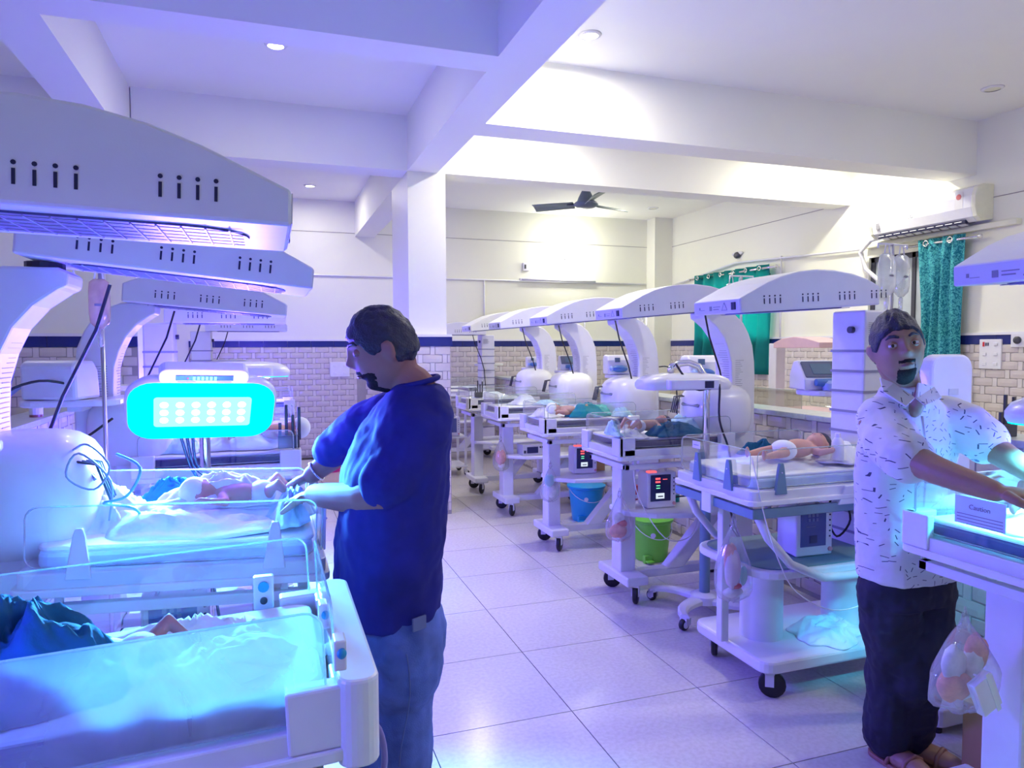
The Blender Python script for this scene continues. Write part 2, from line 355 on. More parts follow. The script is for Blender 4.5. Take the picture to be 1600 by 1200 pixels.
# basket-weave tiles: brick pieces + narrow strips
PW, RH = .22, .0735
def pillow(w, h, d, nx=6):
    m = M(); pts = []
    for i in range(nx+1):
        t = -1+2*i/nx; hh = h*(1-.10*t**4); dd = d*(1-.75*t**4)
        pts.append((t*w, hh, dd))
    rings = [[(x, 0, -hh), (x, -dd*.7, -hh*.86), (x, -dd, 0), (x, -dd*.7, hh*.86), (x, 0, hh)] for x, hh, dd in pts]
    m.loft([[Vector(p) for p in r] for r in rings], True); return mesh_of('brick', m)
BRICK = pillow(.085, RH/2-.002, .009); BRICKH = pillow(.045, RH/2-.002, .009)
STRIP = None
def tiles(parent, plane, fixed, a, b, z0, z1, sgn, limit=300, near=None):
    """sgn -1: relief faces -axis. plane 'y' or 'x'."""
    cells = []
    nr = int((z1-z0)/RH+.5); nc = int((b-a)/PW)+2
    for r in range(nr):
        for c in range(-1, nc):
            u = a+(c+(.5 if r % 2 else 0))*PW; cells.append((u, z1-(r+.5)*RH))
    if near: cells.sort(key=lambda p: near(p))
    st = M(); restm = M(); n = 0
    rz = 0 if plane == 'y' and sgn < 0 else (PI if plane == 'y' else (-PI/2 if sgn < 0 else PI/2))
    def loc(u, z, off=0.0): return (u, fixed+sgn*off, z) if plane == 'y' else (fixed+sgn*off, u, z)
    for u, z in cells:
        bu = u+.11; su = u
        if a+.084 < bu < b-.084:
            if n < limit:
                o = obj('brick', BRICK, TILEC, parent, smooth=False); o.location = loc(bu, z, 0); o.rotation_euler = (0, 0, rz); n += 1
            else:
                mm = Matrix.Translation(loc(bu, z, 0)) @ Euler((0, 0, rz)).to_matrix().to_4x4()
                restm.add([mm @ v.co for v in BRICK.vertices], [tuple(p.vertices) for p in BRICK.polygons])
        else:
            lo, hi = max(bu-.085, a+.002), min(bu+.085, b-.002)
            if hi-lo > .02:
                p0, p1 = loc(lo, z-RH/2+.003), loc(hi, z+RH/2-.003, .007)
                restm.box(min(p0[0], p1[0]), max(p0[0], p1[0]), min(p0[1], p1[1]), max(p0[1], p1[1]), p0[2], p1[2])
        if a+.02 < su < b-.02:
            p0, p1 = loc(su-.019, z-RH/2), loc(su+.019, z+RH/2, .005)
            st.box(min(p0[0], p1[0]), max(p0[0], p1[0]), min(p0[1], p1[1]), max(p0[1], p1[1]), p0[2], p1[2])
    obj('tile_strip_set', st, STRIPC, parent, kind='stuff')
    if restm.v: obj('brick_run', restm, TILEC, parent, kind='stuff')
def backing(parent, box, name='grout_bed'):
    obj(name, M().box(*box), GROUT, parent)
camd = lambda x, y, z: math.hypot(x, y)
backing(wf, (1.2, 6.0, YF-.012, YF, 0, BZ0)); tiles(wf, 'y', YF-.012, 1.3, 5.72, .05, BZ0, -1, 150, near=lambda p: -p[1])
backing(wf, (-.94, 1.2, YF-.012, YF, 0, BZ0)); tiles(wf, 'y', YF-.012, -.93, 1.18, .05, BZ0, -1, 145, near=lambda p: -p[1])
backing(wr, (XR-.012, XR, 2.0, YF, 0, BZ0)); tiles(wr, 'x', XR-.012, 3.6, 9.74, .3, BZ0, -1, 298, near=lambda p: -p[1]*3+abs(p[0]-6.3))
tiles(colb, 'y', 6.148, 1.165, 1.545, 0, BZ0, -1)
backing(wp, (-1.85, -.94, 6.158, 6.17, 0, BZ0)); tiles(wp, 'y', 6.158, -1.84, -.945, .7, BZ0, -1)
# navy glazed band + white ledge, in tile lengths
def band(parent, plane, fixed, a, b, sgn):
    n = max(1, int(round((b-a)/.3))); st = (b-a)/n
    for i in range(n):
        u0, u1 = a+i*st+.0015, a+(i+1)*st-.0015
        m = M(); c0, c1 = sorted((fixed, fixed+sgn*.016))
        if plane == 'y': m.box(u0, u1, c0, c1, BZ0+.002, BZ1)
        else: m.box(c0, c1, u0, u1, BZ0+.002, BZ1)
        obj('border_tile', m, BAND, parent)
    m = M(); c0, c1 = sorted((fixed, fixed+sgn*.028))
    if plane == 'y': m.box(a, b, c0, c1, BZ1, BZ1+.022)
    else: m.box(c0, c1, a, b, BZ1, BZ1+.022)
    obj('ledge_strip', m, WHITE, parent)
band(wf, 'y', YF, -.94, 5.72, -1); band(wr, 'x', XR, 3.6, 9.75, -1); band(wp, 'y', 6.17, -1.85, -.94, -1)
obj('border_tile', M().box(1.158, 1.55, 6.135, 6.15, BZ0+.002, BZ1), BAND, colb)
obj('border_tile', M().box(1.548, 1.562, 6.135, 7.0, BZ0+.002, BZ1), BAND, colb)
obj('ledge_strip', M().box(1.15, 1.558, 6.128, 7.0, BZ1, BZ1+.022), WHITE, colb)
# low tiled dividers behind the rows of warmers
for nm, xa, xb, y0, y1, face, side in (('wall_divider', 3.04, 3.24, 1.6, 9.6, 3.04, -1), ('wall_divider', -1.45, -1.25, .6, 6.15, -1.25, 1)):
    dv = struct(nm, M().box(xa+.012, xb-.012, y0, y1, 0, 1.055), GROUT)
    if side < 0: tiles(dv, 'x', face+.012, y0, y1, 0.0, 1.055, -1, 300, near=lambda p: abs(p[0]-3.6)-.6*p[1])
    else: tiles(dv, 'x', face-.012, y0, y1, .0, 1.055, 1, 280, near=lambda p: -p[1]*2+abs(p[0]-4.0))
    n = int((y1-y0)/.9)
    for i in range(n+1):
        a, b = y0+i*.9, min(y1, y0+(i+1)*.9)
        if b-a > .02: obj('ledge_slab', M().box(xa-.02, xb+.02, a+.001, b-.001, 1.057, 1.09), STONE, dv, bevel=.004)
# picture-rail grooves and conduits
def conduit(pts, r, label, mat_=WHITE):
    o = obj('wall_conduit', M().tube(pts, r, 6), mat_, smooth=True); return tag(o, label, 'conduit')
conduit([(-3, 9.985, 2.475), (1.18, 9.985, 2.48), (5.7, 9.985, 2.48)], .014, 'white wiring conduit running along the far wall above the navy border')
conduit([(3.03, 9.985, 2.48), (3.03, 9.985, 1.62)], .012, 'white vertical conduit dropping from the far wall wiring run')
conduit([(5.99, 9.7, 2.44), (5.99, 8.1, 2.62), (5.99, 6.45, 2.54), (5.99, 5.95, 2.52)], .014, 'conduit sloping along the side wall above the teal curtain')
conduit([(-1.154, 6.155, 3.0), (-1.154, 6.155, 1.62)], .012, 'vertical conduit on the wall behind the left row of warmers')
conduit([(5.985, 7.2, 2.6), (5.985, 7.2, 1.6)], .012, 'white vertical conduit beside the teal curtain feeding a wall socket')
struct('trim_11', M().box(1.45, 5.72, YF-.006, YF, 3.06, 3.066), GROUT)
struct('trim_12', M().box(XR-.006, XR, 6.45, 9.75, 3.05, 3.056), GROUT)
struct('trim_13', M().box(XR-.006, XR, YB, 4.7, 2.785, 2.791), GROUT)
struct('trim_14', M().box(-.9, 1.18, YF-.006, YF, 3.06, 3.066), GROUT)

# windows
def window(n, y0, y1, z0, z1):
    w = struct('window_%d' % n, M().box(XR+.03, XR+.07, y0, y1, z1-.05, z1).box(XR+.03, XR+.07, y0, y1, z0, z0+.05).box(XR+.03, XR+.07, y0, y0+.05, z0, z1).box(XR+.03, XR+.07, y1-.05, y1, z0, z1).box(XR+.03, XR+.07, (y0+y1)/2-.02, (y0+y1)/2+.02, z0, z1), DGREY)
    obj('pane', M().box(XR+.045, XR+.05, y0+.05, (y0+y1)/2-.02, z0+.05, z1-.05), mat('frosted_pane', (.45, .50, .52), .3), w)
    obj('pane', M().box(XR+.045, XR+.05, (y0+y1)/2+.02, y1-.05, z0+.05, z1-.05), MATS['frosted_pane'], w)
window(1, 4.85, 5.9, 1.0, 2.42)
w2 = struct('window_2', M().box(XR+.03, XR+.07, 7.45, 8.9, 2.37, 2.42).box(XR+.03, XR+.07, 7.45, 8.9, 1.15, 1.2).box(XR+.03, XR+.07, 8.15, 8.2, 1.15, 2.42), DGREY)
obj('pane', M().box(XR+.045, XR+.05, 7.45, 8.16, 1.2, 2.37), GLASS, w2); obj('pane', M().box(XR+.045, XR+.05, 8.19, 8.9, 1.2, 2.37), GLASS, w2)
light('window_daylight', 'AREA', (XR+.35, 8.15, 1.8), (.9, 1, 1), 45, 1.3, 1.1, direction=(-1, 0, 0))

# curtains
def curtain(name, y0, y1, z0, z1, x, mat_, folds, amp, label, rod_label, taper=0, rings=6):
    t = thing(name, label, 'curtain', (x, (y0+y1)/2, z0))
    h = z1-z0; w = y1-y0
    def f(u, v):
        s = 1-taper*math.sin(PI*min(1, (1-v)*1.15))*.35
        yy = (u-.5)*w*s
        return Vector((amp*math.sin(u*folds*2*PI+.6*math.sin(v*3))*(.55+.45*(1-v)), yy+.012*math.sin(v*7+u*9), v*h))
    obj('drape', M().grid(f, folds*10, 14), mat_, t, smooth=True, solid=.004)
    for i in range(rings):
        yy = ((i+.5)/rings-.5)*w
        obj('eyelet', M().lathe([(.018, -.004), (.034, -.004), (.034, .004), (.018, .004)], (-.012 if i % 2 else .012, yy, h-.045), 12, cap=False, rot=(0, PI/2, 0)).v and M().tube([(.026*math.cos(a)-0.03, yy+.0, h-.045+.026*math.sin(a)) if False else (-.045, yy+.026*math.cos(a), h-.045+.026*math.sin(a)) for a in [2*PI*q/12 for q in range(13)]], .006, 6), CHROME, t, smooth=True)
    r = thing('curtain_rod', rod_label, 'rod', (x, (y0+y1)/2, z1-.045))
    obj('pole', M().tube([(0, -w/2-.12, 0), (0, w/2+.12, 0)], .013, 10), CHROME, r, smooth=True)
    for s in (-1, 1):
        obj('bracket', M().box(0, XR-x, s*(w/2+.07)-.01, s*(w/2+.07)+.01, -.01, .01), CHROME, r)
        obj('finial', M().ell((0, s*(w/2+.13), 0), (.022, .022, .022), 10, 8), CHROME, r, smooth=True)
curtain('window_curtain', 7.35, 8.98, 1.14, 2.52, 5.93, SHEER, 7, .055, 'plain teal eyelet curtain glowing over the far window', 'chrome rod holding the plain teal curtain')
curtain('window_curtain', 4.72, 5.22, .95, 2.50, 5.93, FLORAL, 4, .035, 'turquoise floral curtain gathered beside the window under the air conditioner', 'chrome rod end holding the floral turquoise curtain', taper=.55, rings=2)

# air conditioner
ac = thing('air_conditioner', 'white wall-mounted split air conditioner above the window', 'air conditioner', (XR, 5.17, 2.60))
prof = [(0, 0), (-.14, -.02), (-.19, .02), (-.215, .10), (-.215, .20), (-.19, .27), (-.12, .30), (0, .30)]
obj('body', M().prism(prof, 'y', -.58, .50), WHITE, ac, bevel=.008)
obj('side_cap', M().prism([(p[0]*1.02, p[1]*1.01-.001) for p in prof], 'y', -.62, -.58), CREAM, ac, bevel=.006)
obj('side_cap', M().prism([(p[0]*1.02, p[1]*1.01-.001) for p in prof], 'y', .50, .53), CREAM, ac, bevel=.006)
obj('air_outlet', M().box(-.185, -.06, -.50, .44, -.022, .012, rot=(0, -.15, 0)), NAVYSLOT, ac)
for i in range(10): obj('louvre', M().box(-.19, -.10, -.47+i*.093, -.40+i*.093, -.026, -.021, rot=(0, .3, 0)), WHITE, ac)
mt = Matrix.Translation((-.217, .04, .12)) @ Euler((PI/2, 0, -PI/2)).to_matrix().to_4x4()
text('LG', .045, mt, mat('grey_print', (.25, .25, .28), .5), ac)
obj('energy_label', M().box(-.2165, -.214, -.50, -.42, .10, .245), mat('paper_label', (.75, .74, .72), .7), ac)
obj('label_emblem', M().lathe([(.001, 0), (.025, 0), (.025, .001), (.001, .001)], (-.2175, -.46, .205), 14, rot=(0, -PI/2, 0)), mat('label_red', (.6, .15, .15), .6), ac)
obj('badge', M().box(-.216, -.213, .40, .44, .06, .12), mat('grey_print', (.25, .25, .28)), ac)
pp = obj('refrigerant_pipe', M().tube([(5.95, 5.45, 2.62), (5.9, 5.75, 2.58), (5.93, 5.92, 2.48), (5.95, 5.86, 2.30), (5.97, 5.70, 2.16), (6.0, 5.62, 2.10)], .022, 8), WHITE, smooth=True)
tag(pp, 'white insulated pipe looping down beside the air conditioner', 'pipe')
pp = obj('wall_duct', M().box(5.97, 6.03, 4.3, 5.9, 2.515, 2.565), CREAM, bevel=.005); tag(pp, 'long cream duct cover below the air conditioner', 'duct')
# second AC bit: round ceiling junction, wall spot
def round_fit(name, loc, label, r=.05, on=False):
    t = thing(name, label, 'light', loc)
    obj('rim', M().lathe([(r*.8, -.012), (r, -.01), (r*1.15, 0), (r*.8, 0)], (0, 0, 0), 20, cap=False), WHITE, t, smooth=True)
    obj('lens', M().lathe([(.001, -.008), (r*.82, -.008), (r*.82, -.002), (.001, -.002)], (0, 0, 0), 20), LAMPON if on else CREAM, t)
for i, (x, y, p) in enumerate(LIT):
    lb = ['lit recessed ceiling light over the left aisle bay', 'lit recessed ceiling light beside the long beam', 'small lit ceiling light in the far left bay',
          'lit ceiling light behind the beam near the side wall', 'lit ceiling light behind the beam near the column', 'lit ceiling light in the far right bay near the column',
          'lit ceiling light in the far right bay near the fan', 'lit ceiling light in the leftmost bay', 'lit ceiling light above the camera side aisle', 'lit ceiling light near the side wall at the camera end',
          'lit ceiling light above the camera', 'lit ceiling light close to the far wall', 'lit ceiling light in the far left corner bay'][i]
    round_fit('recessed_downlight', (x, y, CEIL), lb, .065, True)
round_fit('recessed_downlight', (5.37, 4.09, CEIL), 'unlit recessed ceiling light near the side wall', .07)
round_fit('recessed_downlight', (5.30, 9.1, CEIL), 'unlit recessed ceiling light in the far right corner', .07)
# round wall lamp whose glare shows on the far wall
bl = thing('wall_bulb', 'round bright lamp glaring on the far wall above the conduit', 'lamp', (4.34, YF, 2.86))
obj('holder', M().lathe([(.05, 0), (.05, .03), (.03, .05), (.02, .05)], (0, 0, 0), 16, rot=(PI/2, 0, 0)), WHITE, bl, smooth=True)
obj('globe', M().ell((0, -.10, 0), (.06, .06, .06), 16, 12), glow('bulb_glow', (1, 1, .9), 60), bl, smooth=True)
light('wall_bulb_light', 'POINT', (4.34, YF-.25, 2.86), (1, 1, .9), 16, .06)
tb = thing('tube_light', 'slim unlit tube batten on the far wall below the bright lamp', 'tube light', (4.2, YF, 2.50))
obj('batten', M().box(-.62, .62, -.04, 0, -.02, .02), WHITE, tb, bevel=.004); obj('tube', M().tube([(-.6, -.055, 0), (.6, -.055, 0)], .013, 8), WHITE, tb, smooth=True)
ws = thing('wall_socket', 'small grey socket box high on the far wall', 'socket', (3.68, YF, 2.69)); obj('plate', M().box(-.05, .05, -.03, 0, -.06, .06), WHITE, ws, bevel=.004); obj('switch', M().box(-.03, -.005, -.036, -.03, -.03, .03), DGREY, ws)
# ceiling fan
fan = thing('ceiling_fan', 'dark grey three-blade ceiling fan in the far bay', 'fan', (3.45, 7.4, CEIL+.05))
obj('rod', M().tube([(0, 0, 0), (0, 0, -.24)], .014, 8), FANM, fan, smooth=True)
obj('canopy', M().lathe([(.01, 0), (.05, -.0), (.045, -.05), (.016, -.08)], (0, 0, 0), 16), FANM, fan, smooth=True)
obj('motor', M().lathe([(.02, -.24), (.045, -.28), (.085, -.36), (.10, -.40), (.13, -.42), (.14, -.44), (.10, -.47), (.03, -.48)], (0, 0, 0), 20), FANM, fan, smooth=True)
for a in (.35, .35+2*PI/3, .35+4*PI/3):
    mb = M().grid(lambda u, v: Vector((.14+.48*u, (v-.5)*(.10+.06*u), .012*math.sin(v*PI)+(v-.5)*.05)), 6, 4)
    mb.move(Matrix.Translation((0, 0, -.435)) @ Matrix.Rotation(a, 4, 'Z')); obj('blade', mb, mat('fan_blade_enamel', (.20, .25, .24), .35), fan, smooth=True, solid=.006)
    obj('blade_arm', M().box(.11, .22, -.02, .02, -.44, -.43).move(Matrix.Rotation(a, 4, 'Z')), FANM, fan)
pv = thing('wall_fan_outlet', 'small oval vent fitting on the side wall above the teal curtain', 'vent', (XR, 8.1, 2.72)); obj('grille', M().ell((-.02, 0, 0), (.03, .07, .045), 14, 8), DGREY, pv, smooth=True); obj('flap', M().ell((-.015, 0, .02), (.02, .12, .03), 14, 8), WHITE, pv, smooth=True)

# switchboards and sockets
def switchboard(loc, w, h, label, rz=0, rows=3, neon=False, name='switchboard'):
    t = thing(name, label, 'switch panel', loc, rz)
    obj('plate', M().box(-w/2, w/2, -.03, 0, -h/2, h/2), WHITE, t, bevel=.004)
    for r in range(rows):
        for c in (-1, 1):
            z = h/2-(r+.5)*h/rows
            if r == 0 and neon and c == -1:
                obj('indicator', M().box(-w*.33, -w*.26, -.036, -.03, z-.02, z+.02), REDP, t)
                for q in (0, 1): obj('pin_hole', M().box(-w*(.20-.09*q), -w*(.16-.09*q), -.034, -.03, z-.014, z+.014), NAVYSLOT, t)
            else: obj('switch', M().box(c*w*.25-.018, c*w*.25+.018, -.037, -.03, z-.012, z+.012), WHITE, t, bevel=.002)
switchboard((XR, 4.52, 1.42), .20, .26, 'white switchboard with red indicator beside the floral curtain', PI/2*-1+0, neon=True)
t_ = [o for o in D.objects if o.name.startswith('switchboard')][-1]; t_.rotation_euler = (0, 0, -PI/2)
switchboard((.95, YF-.012, 1.20), .26, .20, 'white switch plate on the tiled far wall above the magenta bin', 0, rows=2)
for (y, z, lb) in ((4.28, 1.54, 'white round socket at the photo edge on the navy border'), (7.2, 1.50, 'white round socket on the border near the teal curtain')):
    t = thing('gas_outlet', lb, 'socket', (XR, y, z), -PI/2); obj('plate', M().box(-.06, .06, -.03, 0, -.06, .06), WHITE, t, bevel=.004); obj('port', M().lathe([(.008, 0), (.032, 0), (.032, .012), (.012, .012)], (0, -.03, 0), 14, rot=(PI/2, 0, 0)), DGREY, t, smooth=True)

# ------------------------------------------------------------------ infant warmers
# local frame: x = 0 at the aisle casters, +x towards the column, y across, z up
HEADP = [(0, 0), (0, .060), (.06, .086), (.14, .120), (.22, .146), (.31, .163), (.40, .168), (.50, .162), (.60, .144), (.68, .118), (.745, .085), (.745, 0)]
def heater_head(root, x0, z0, slope, groups, body=PANELW, on=False):
    h = D.objects.new('heater_hood', None); D.objects.remove(h)
    R = Matrix.Translation((x0, 0, z0)) @ Matrix.Rotation(-slope, 4, 'Y')
    sh = M()
    top = HEADP[1:-1]
    # shell: two side cheeks, curved top, closed ends; the underside is an open tray with a rim
    outl = HEADP
    sh.prism([(p[0], p[1]) for p in outl], 'y', -.17, .17); sh.move(R)
    hood = obj('heater_hood', sh, body, root, bevel=.006)
    # dark plate coloured as the underside recess in shade, with guard wires
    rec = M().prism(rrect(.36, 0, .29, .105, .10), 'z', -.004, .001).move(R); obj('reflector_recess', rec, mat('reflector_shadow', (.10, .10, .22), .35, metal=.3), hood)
    g = M()
    for i in range(15): g.box(.10+i*.0385, .103+i*.0385, -.10, .10, -.006, -.003)
    for j in range(5): g.box(.08, .64, -.08+j*.04, -.077+j*.04, -.005, -.003)
    obj('guard_wires', g.move(R), mat('guard_wire_shaded', (.34, .34, .42), .4), hood, kind='stuff')  # wires greyed so their colour carries the shade of the recess
    sl = M()
    for s in groups:
        for k_ in range(4):
            x = s+(k_-1.5)*.0275
            for y in (-.1705, .1705):
                sl.box(x-.0025, x+.0025, y-.0008, y+.0008, .030, .054); sl.lathe([(.0001, 0), (.0038, 0), (.0038, .0016), (.0001, .0016)], (x, y-.0008, .063), 8, rot=(-PI/2, 0, 0))
    obj('vent_slot_set', sl.move(R), NAVYSLOT, hood, kind='stuff')
    ep = M().box(-.0015, 0, -.165, .165, .004, .056).move(R); obj('end_plate', ep, mat('end_plate_grey', (.62, .62, .70), .45), hood)
    inkm = mat('grey_print', (.25, .25, .28))
    ink = M().box(-.0025, -.001, .118, .126, .022, .034).box(-.0025, -.001, .085, .115, .020, .022)
    ink.box(-.0025, -.001, .030, .048, .016, .036); ink.box(-.0025, -.001, -.03, .02, .030, .033); ink.box(-.0025, -.001, -.02, .02, .019, .023)
    for a in range(3):
        p0 = (-.002, -.060+.022*math.cos(PI/2+a*2*PI/3), .026+.022*math.sin(PI/2+a*2*PI/3)); p1 = (-.002, -.060+.022*math.cos(PI/2+(a+1)*2*PI/3), .026+.022*math.sin(PI/2+(a+1)*2*PI/3)); ink.tube([p0, p1], .0012, 4)
    obj('end_print', ink.move(R), inkm, hood, kind='stuff')
    obj('rocker_switch', M().box(-.006, -.001, -.138, -.112, .014, .046).move(R), NAVYSLOT, hood)
    return hood
def caster(root, x, y, z, big=1.0, hub=False, yaw=0):
    R = Matrix.Translation((x, y, 0)) @ Matrix.Rotation(yaw, 4, 'Z')
    r = .045*big
    fk = M().box(-.018, .018, -.022, -.017, r*.9, z-.01).box(-.018, .018, .017, .022, r*.9, z-.01).box(-.02, .02, -.022, .022, z-.014, z); fk.move(R)
    c = obj('caster', fk, METALW, root)
    w = M().lathe([(.012, -.014), (r*.86, -.014), (r, -.008), (r, .008), (r*.86, .014), (.012, .014)], (.012, 0, r), 18, rot=(PI/2, 0, 0)); w.move(R)
    obj('wheel', w, BLACK, c, smooth='auto')
    if hub: obj('hub', M().lathe([(.001, -.017), (r*.6, -.017), (r*.6, .017), (.001, .017)], (.012, 0, r), 14, rot=(PI/2, 0, 0)).move(R), WHITE, c)
def acrylic_panel(root, p0, p1, z0, z1, mat_=GLASS, th=.005, rad=.03):
    """upright clear panel from p0 to p1 (xy) with a lit polished edge"""
    p0 = Vector((*p0, 0)); p1 = Vector((*p1, 0)); L = (p1-p0).length; d = (p1-p0)/L; n = Vector((-d.y, d.x, 0))
    o = rrect(L/2, (z0+z1)/2, L/2, (z1-z0)/2, rad, 4)
    m = M(); m.add([p0+d*a-n*th/2+Vector((0, 0, b)) for a, b in o]+[p0+d*a+n*th/2+Vector((0, 0, b)) for a, b in o],
                   [tuple(range(len(o)))[::-1], tuple(range(len(o), 2*len(o)))])
    g = obj('acrylic_side', m, mat_, root)
    e = M(); e.tube([p0+d*a+Vector((0, 0, b)) for a, b in o+[o[0]]], .0022, 4, cap=False)
    obj('polished_edge', e, GEDGE, g)
def bed(root, trim='block', hazy=False, half=.27, x0=-.15, x1=.60, zt=.93, frame_mat=METALW, near_mat=None, gh=.155, bumper=False, tilt=0):
    before = set(root.children)
    obj('bed_tray', M().prism(rrect((x0+x1)/2, 0, (x1-x0)/2, half, .03), 'z', zt-.055, zt-.012), frame_mat, root, bevel=.004)
    obj('bed_lip', M().prism(rrect((x0+x1)/2, 0, (x1-x0)/2+.012, half+.012, .035), 'z', zt-.072, zt-.05), WHITE, root, bevel=.004)
    fr = M()
    for y in (-half+.02, half-.05): fr.box(x0+.04, x1, y, y+.03, zt-.13, zt-.10)
    for x in (x0+.04, x1-.03): fr.box(x, x+.03, -half+.02, half-.02, zt-.13, zt-.10)
    for x in (x0+.10, x1-.1):
        for y in (-half+.03, half-.05): fr.box(x, x+.02, y, y+.02, zt-.105, zt-.07)
    obj('tilt_frame', fr, frame_mat, root, bevel=.003)
    mt_ = obj('mattress', M().prism(rrect((x0+x1)/2, 0, (x1-x0)/2-.035, half-.035, .04), 'z', zt-.012, zt+.03), NAVYM if trim == 'block' else MATTR, root, bevel=.01)
    obj('mattress_sheet', M().prism(rrect((x0+x1)/2, 0, (x1-x0)/2-.03, half-.05, .04), 'z', zt+.028, zt+.042), SHEET, mt_, bevel=.008)
    pm = near_mat or GLASS
    a, b = x0+.03, x1-.02
    acrylic_panel(root, (a, -half+.01), (b, -half+.01), zt, zt+gh, GLASS)
    acrylic_panel(root, (a, half-.01), (b, half-.01), zt, zt+gh, pm)
    acrylic_panel(root, (x0+.012, -half+.03), (x0+.012, half-.03), zt, zt+gh, GLASS)
    if trim == 'block':
        for sx, sy in ((0, -1), (0, 1), (1, -1), (1, 1)):
            x = x0-.004 if sx == 0 else x1-.09; y = sy*half
            obj('corner_block', M().box(x, x+.10, min(y, y-sy*.035), max(y, y-sy*.035)+.006, zt-.05, zt+.055), WHITE, root, bevel=.005)
        for sy in (-1, 1): obj('corner_block', M().box(x0-.008, x0+.02, sy*half-(.09 if sy > 0 else 0), sy*half+(.09 if sy < 0 else 0), zt-.05, zt+.055), WHITE, root, bevel=.005)
    else:
        cm = GREYT if trim == 'grey' else WHITE
        def clip(x, y, axis):
            w0, w1, h = .030, .014, .13
            pr = [(-w0, 0), (w0, 0), (w1, h-.02), (w1*.6, h), (-w1*.6, h), (-w1, h-.02)]
            if axis == 'y': c = obj('panel_clip', M().prism([(x+p[0], zt-.03+p[1]) for p in pr], 'y', y-.008, y+.008), cm, root, bevel=.003)
            else: c = obj('panel_clip', M().prism([(y+p[0], zt-.03+p[1]) for p in pr], 'x', x-.008, x+.008), cm, root, bevel=.003)
            obj('screw', M().ell((x+(0 if axis == 'y' else -.009), y-(.009 if axis == 'y' and y < 0 else 0), zt+.06), (.004, .004, .004), 8, 6), STEEL, c)
        for x in (x0+.14, x1-.14):
            for s in (-1, 1): clip(x, s*(half-.002), 'y')
        for y in (-.13, .10): clip(x0-.002, y, 'x')
    if bumper:
        obj('end_bumper', M().prism(rrect(x0-.02, 0, .035, half+.02, .03), 'z', zt-.07, zt+.08), WHITE, root, bevel=.006)
    if tilt:
        T = Matrix.Translation((.22, 0, zt)) @ Matrix.Rotation(tilt, 4, 'Y') @ Matrix.Translation((-.22, 0, -zt))
        for c in root.children:
            if c not in before and 'bumper' not in c.name: c.matrix_local = T
def column_curved(root, lab=True):
    o = [(.70, .12), (.70, 1.30), (.695, 1.40), (.672, 1.48), (.64, 1.55), (.59, 1.61), (.53, 1.655), (.51, 1.665), (.505, 1.70), (.53, 1.715), (.66, 1.715), (.72, 1.69), (.78, 1.64), (.82, 1.575), (.85, 1.50), (.865, 1.40), (.87, 1.30), (.87, .12)]
    c = obj('column', M().prism(o, 'y', -.085, .085), PANELW, root, bevel=.008)
    obj('swivel', M().lathe([(.001, 1.70), (.05, 1.70), (.05, 1.735), (.001, 1.735)], (.58, 0, 0), 16), DGREY, c)
    ink = M()
    inn = [(.694, 1.40), (.674, 1.48), (.641, 1.55), (.60, 1.602)]
    z = 1.30
    pts = [(.6985, 1.20), (.6985, 1.30)]+inn
    for k_ in range(26):
        zz = 1.16+k_*.014
        for (xa, za), (xb, zb) in zip(pts, pts[1:]):
            if za <= zz < zb:
                x = xa+(xb-xa)*(zz-za)/(zb-za); w = .03+.03*random.random(); ink.box(x-.002, x+.0005, -.06, -.06+w*1.7, zz, zz+.002)
    for s in (-1, 1):
        for k_ in range(20):
            zz = 1.18+k_*.012; w = .02+.05*random.random(); xo = .725 if zz < 1.42 else .725-(zz-1.42)*.5
            ink.box(xo, xo+w, s*.0855-.0004, s*.0855+.0004, zz, zz+.002)
    obj('instruction_print', ink, mat('grey_print', (.25, .25, .28)), c, kind='stuff')
    return c
def column_straight(root, x0=.60, x1=.78):
    c = obj('column', M().box(x0, x1, -.10, .10, .12, 1.66), PANELW, root, bevel=.01)
    g = M()
    for k_ in range(12): g.box(x0-.003, x1+.003, -.103, .103, .42+k_*.095, .432+k_*.095)
    obj('column_joint', g, mat('joint_grey', (.30, .30, .38), .5), c)
    ink = M()
    for k_ in range(7): ink.box(x0+.02, x0+.02+.05+.04*random.random(), -.1045, -.1035, 1.60-k_*.009, 1.602-k_*.009)
    for k_ in range(5): ink.box(x0+.02, x0+.02+.08+.04*random.random(), -.1045, -.1035, 1.20-k_*.012, 1.202-k_*.012)
    obj('instruction_print', ink, mat('grey_print', (.25, .25, .28)), c)
    obj('side_knob', M().lathe([(.001, 0), (.016, 0), (.016, .02), (.001, .02)], (x0-.02, -.03, 1.57), 12, rot=(0, PI/2, 0)), DGREY, c)
    return c
def control_box(root, dx=0):
    def sq(d):
        p = 3.2; return 1/((abs(d.x)**p+abs(d.y)**p+abs(d.z)**p)**(1/p))
    b = obj('control_box', M().ell((.64+dx, 0, 1.09), (.185, .20, .175), 28, 18, fn=sq), WHITE, root, smooth=True)
    R = Matrix.Translation((.492+dx, 0, 1.186)) @ Matrix.Rotation(.62, 4, 'Y')
    obj('screen_bezel', M().prism(rrect(0, 0, .068, .095, .012), 'z', -.05, .001).move(R @ Matrix.Rotation(-PI/2, 4, 'Y')), mat('bezel_grey', (.25, .27, .32), .5), b)
    obj('display', M().prism(rrect(0, 0, .058, .083, .008), 'z', .0, .003).move(R @ Matrix.Rotation(-PI/2, 4, 'Y')), SCREEN, b)
    ks = M()
    for k_ in range(4): ks.tube([(.50+dx, .13-.02*k_, 1.19), (.44+dx, .15-.02*k_, 1.18), (.41+dx, .14-.02*k_, 1.08)], .004, 6)
    obj('sensor_plugs', ks, DGREY, b, smooth=True)
    obj('lower_panel', M().box(.60+dx, .70+dx, -.12, .12, .80, .95), PANELW, b, bevel=.01)
    return b
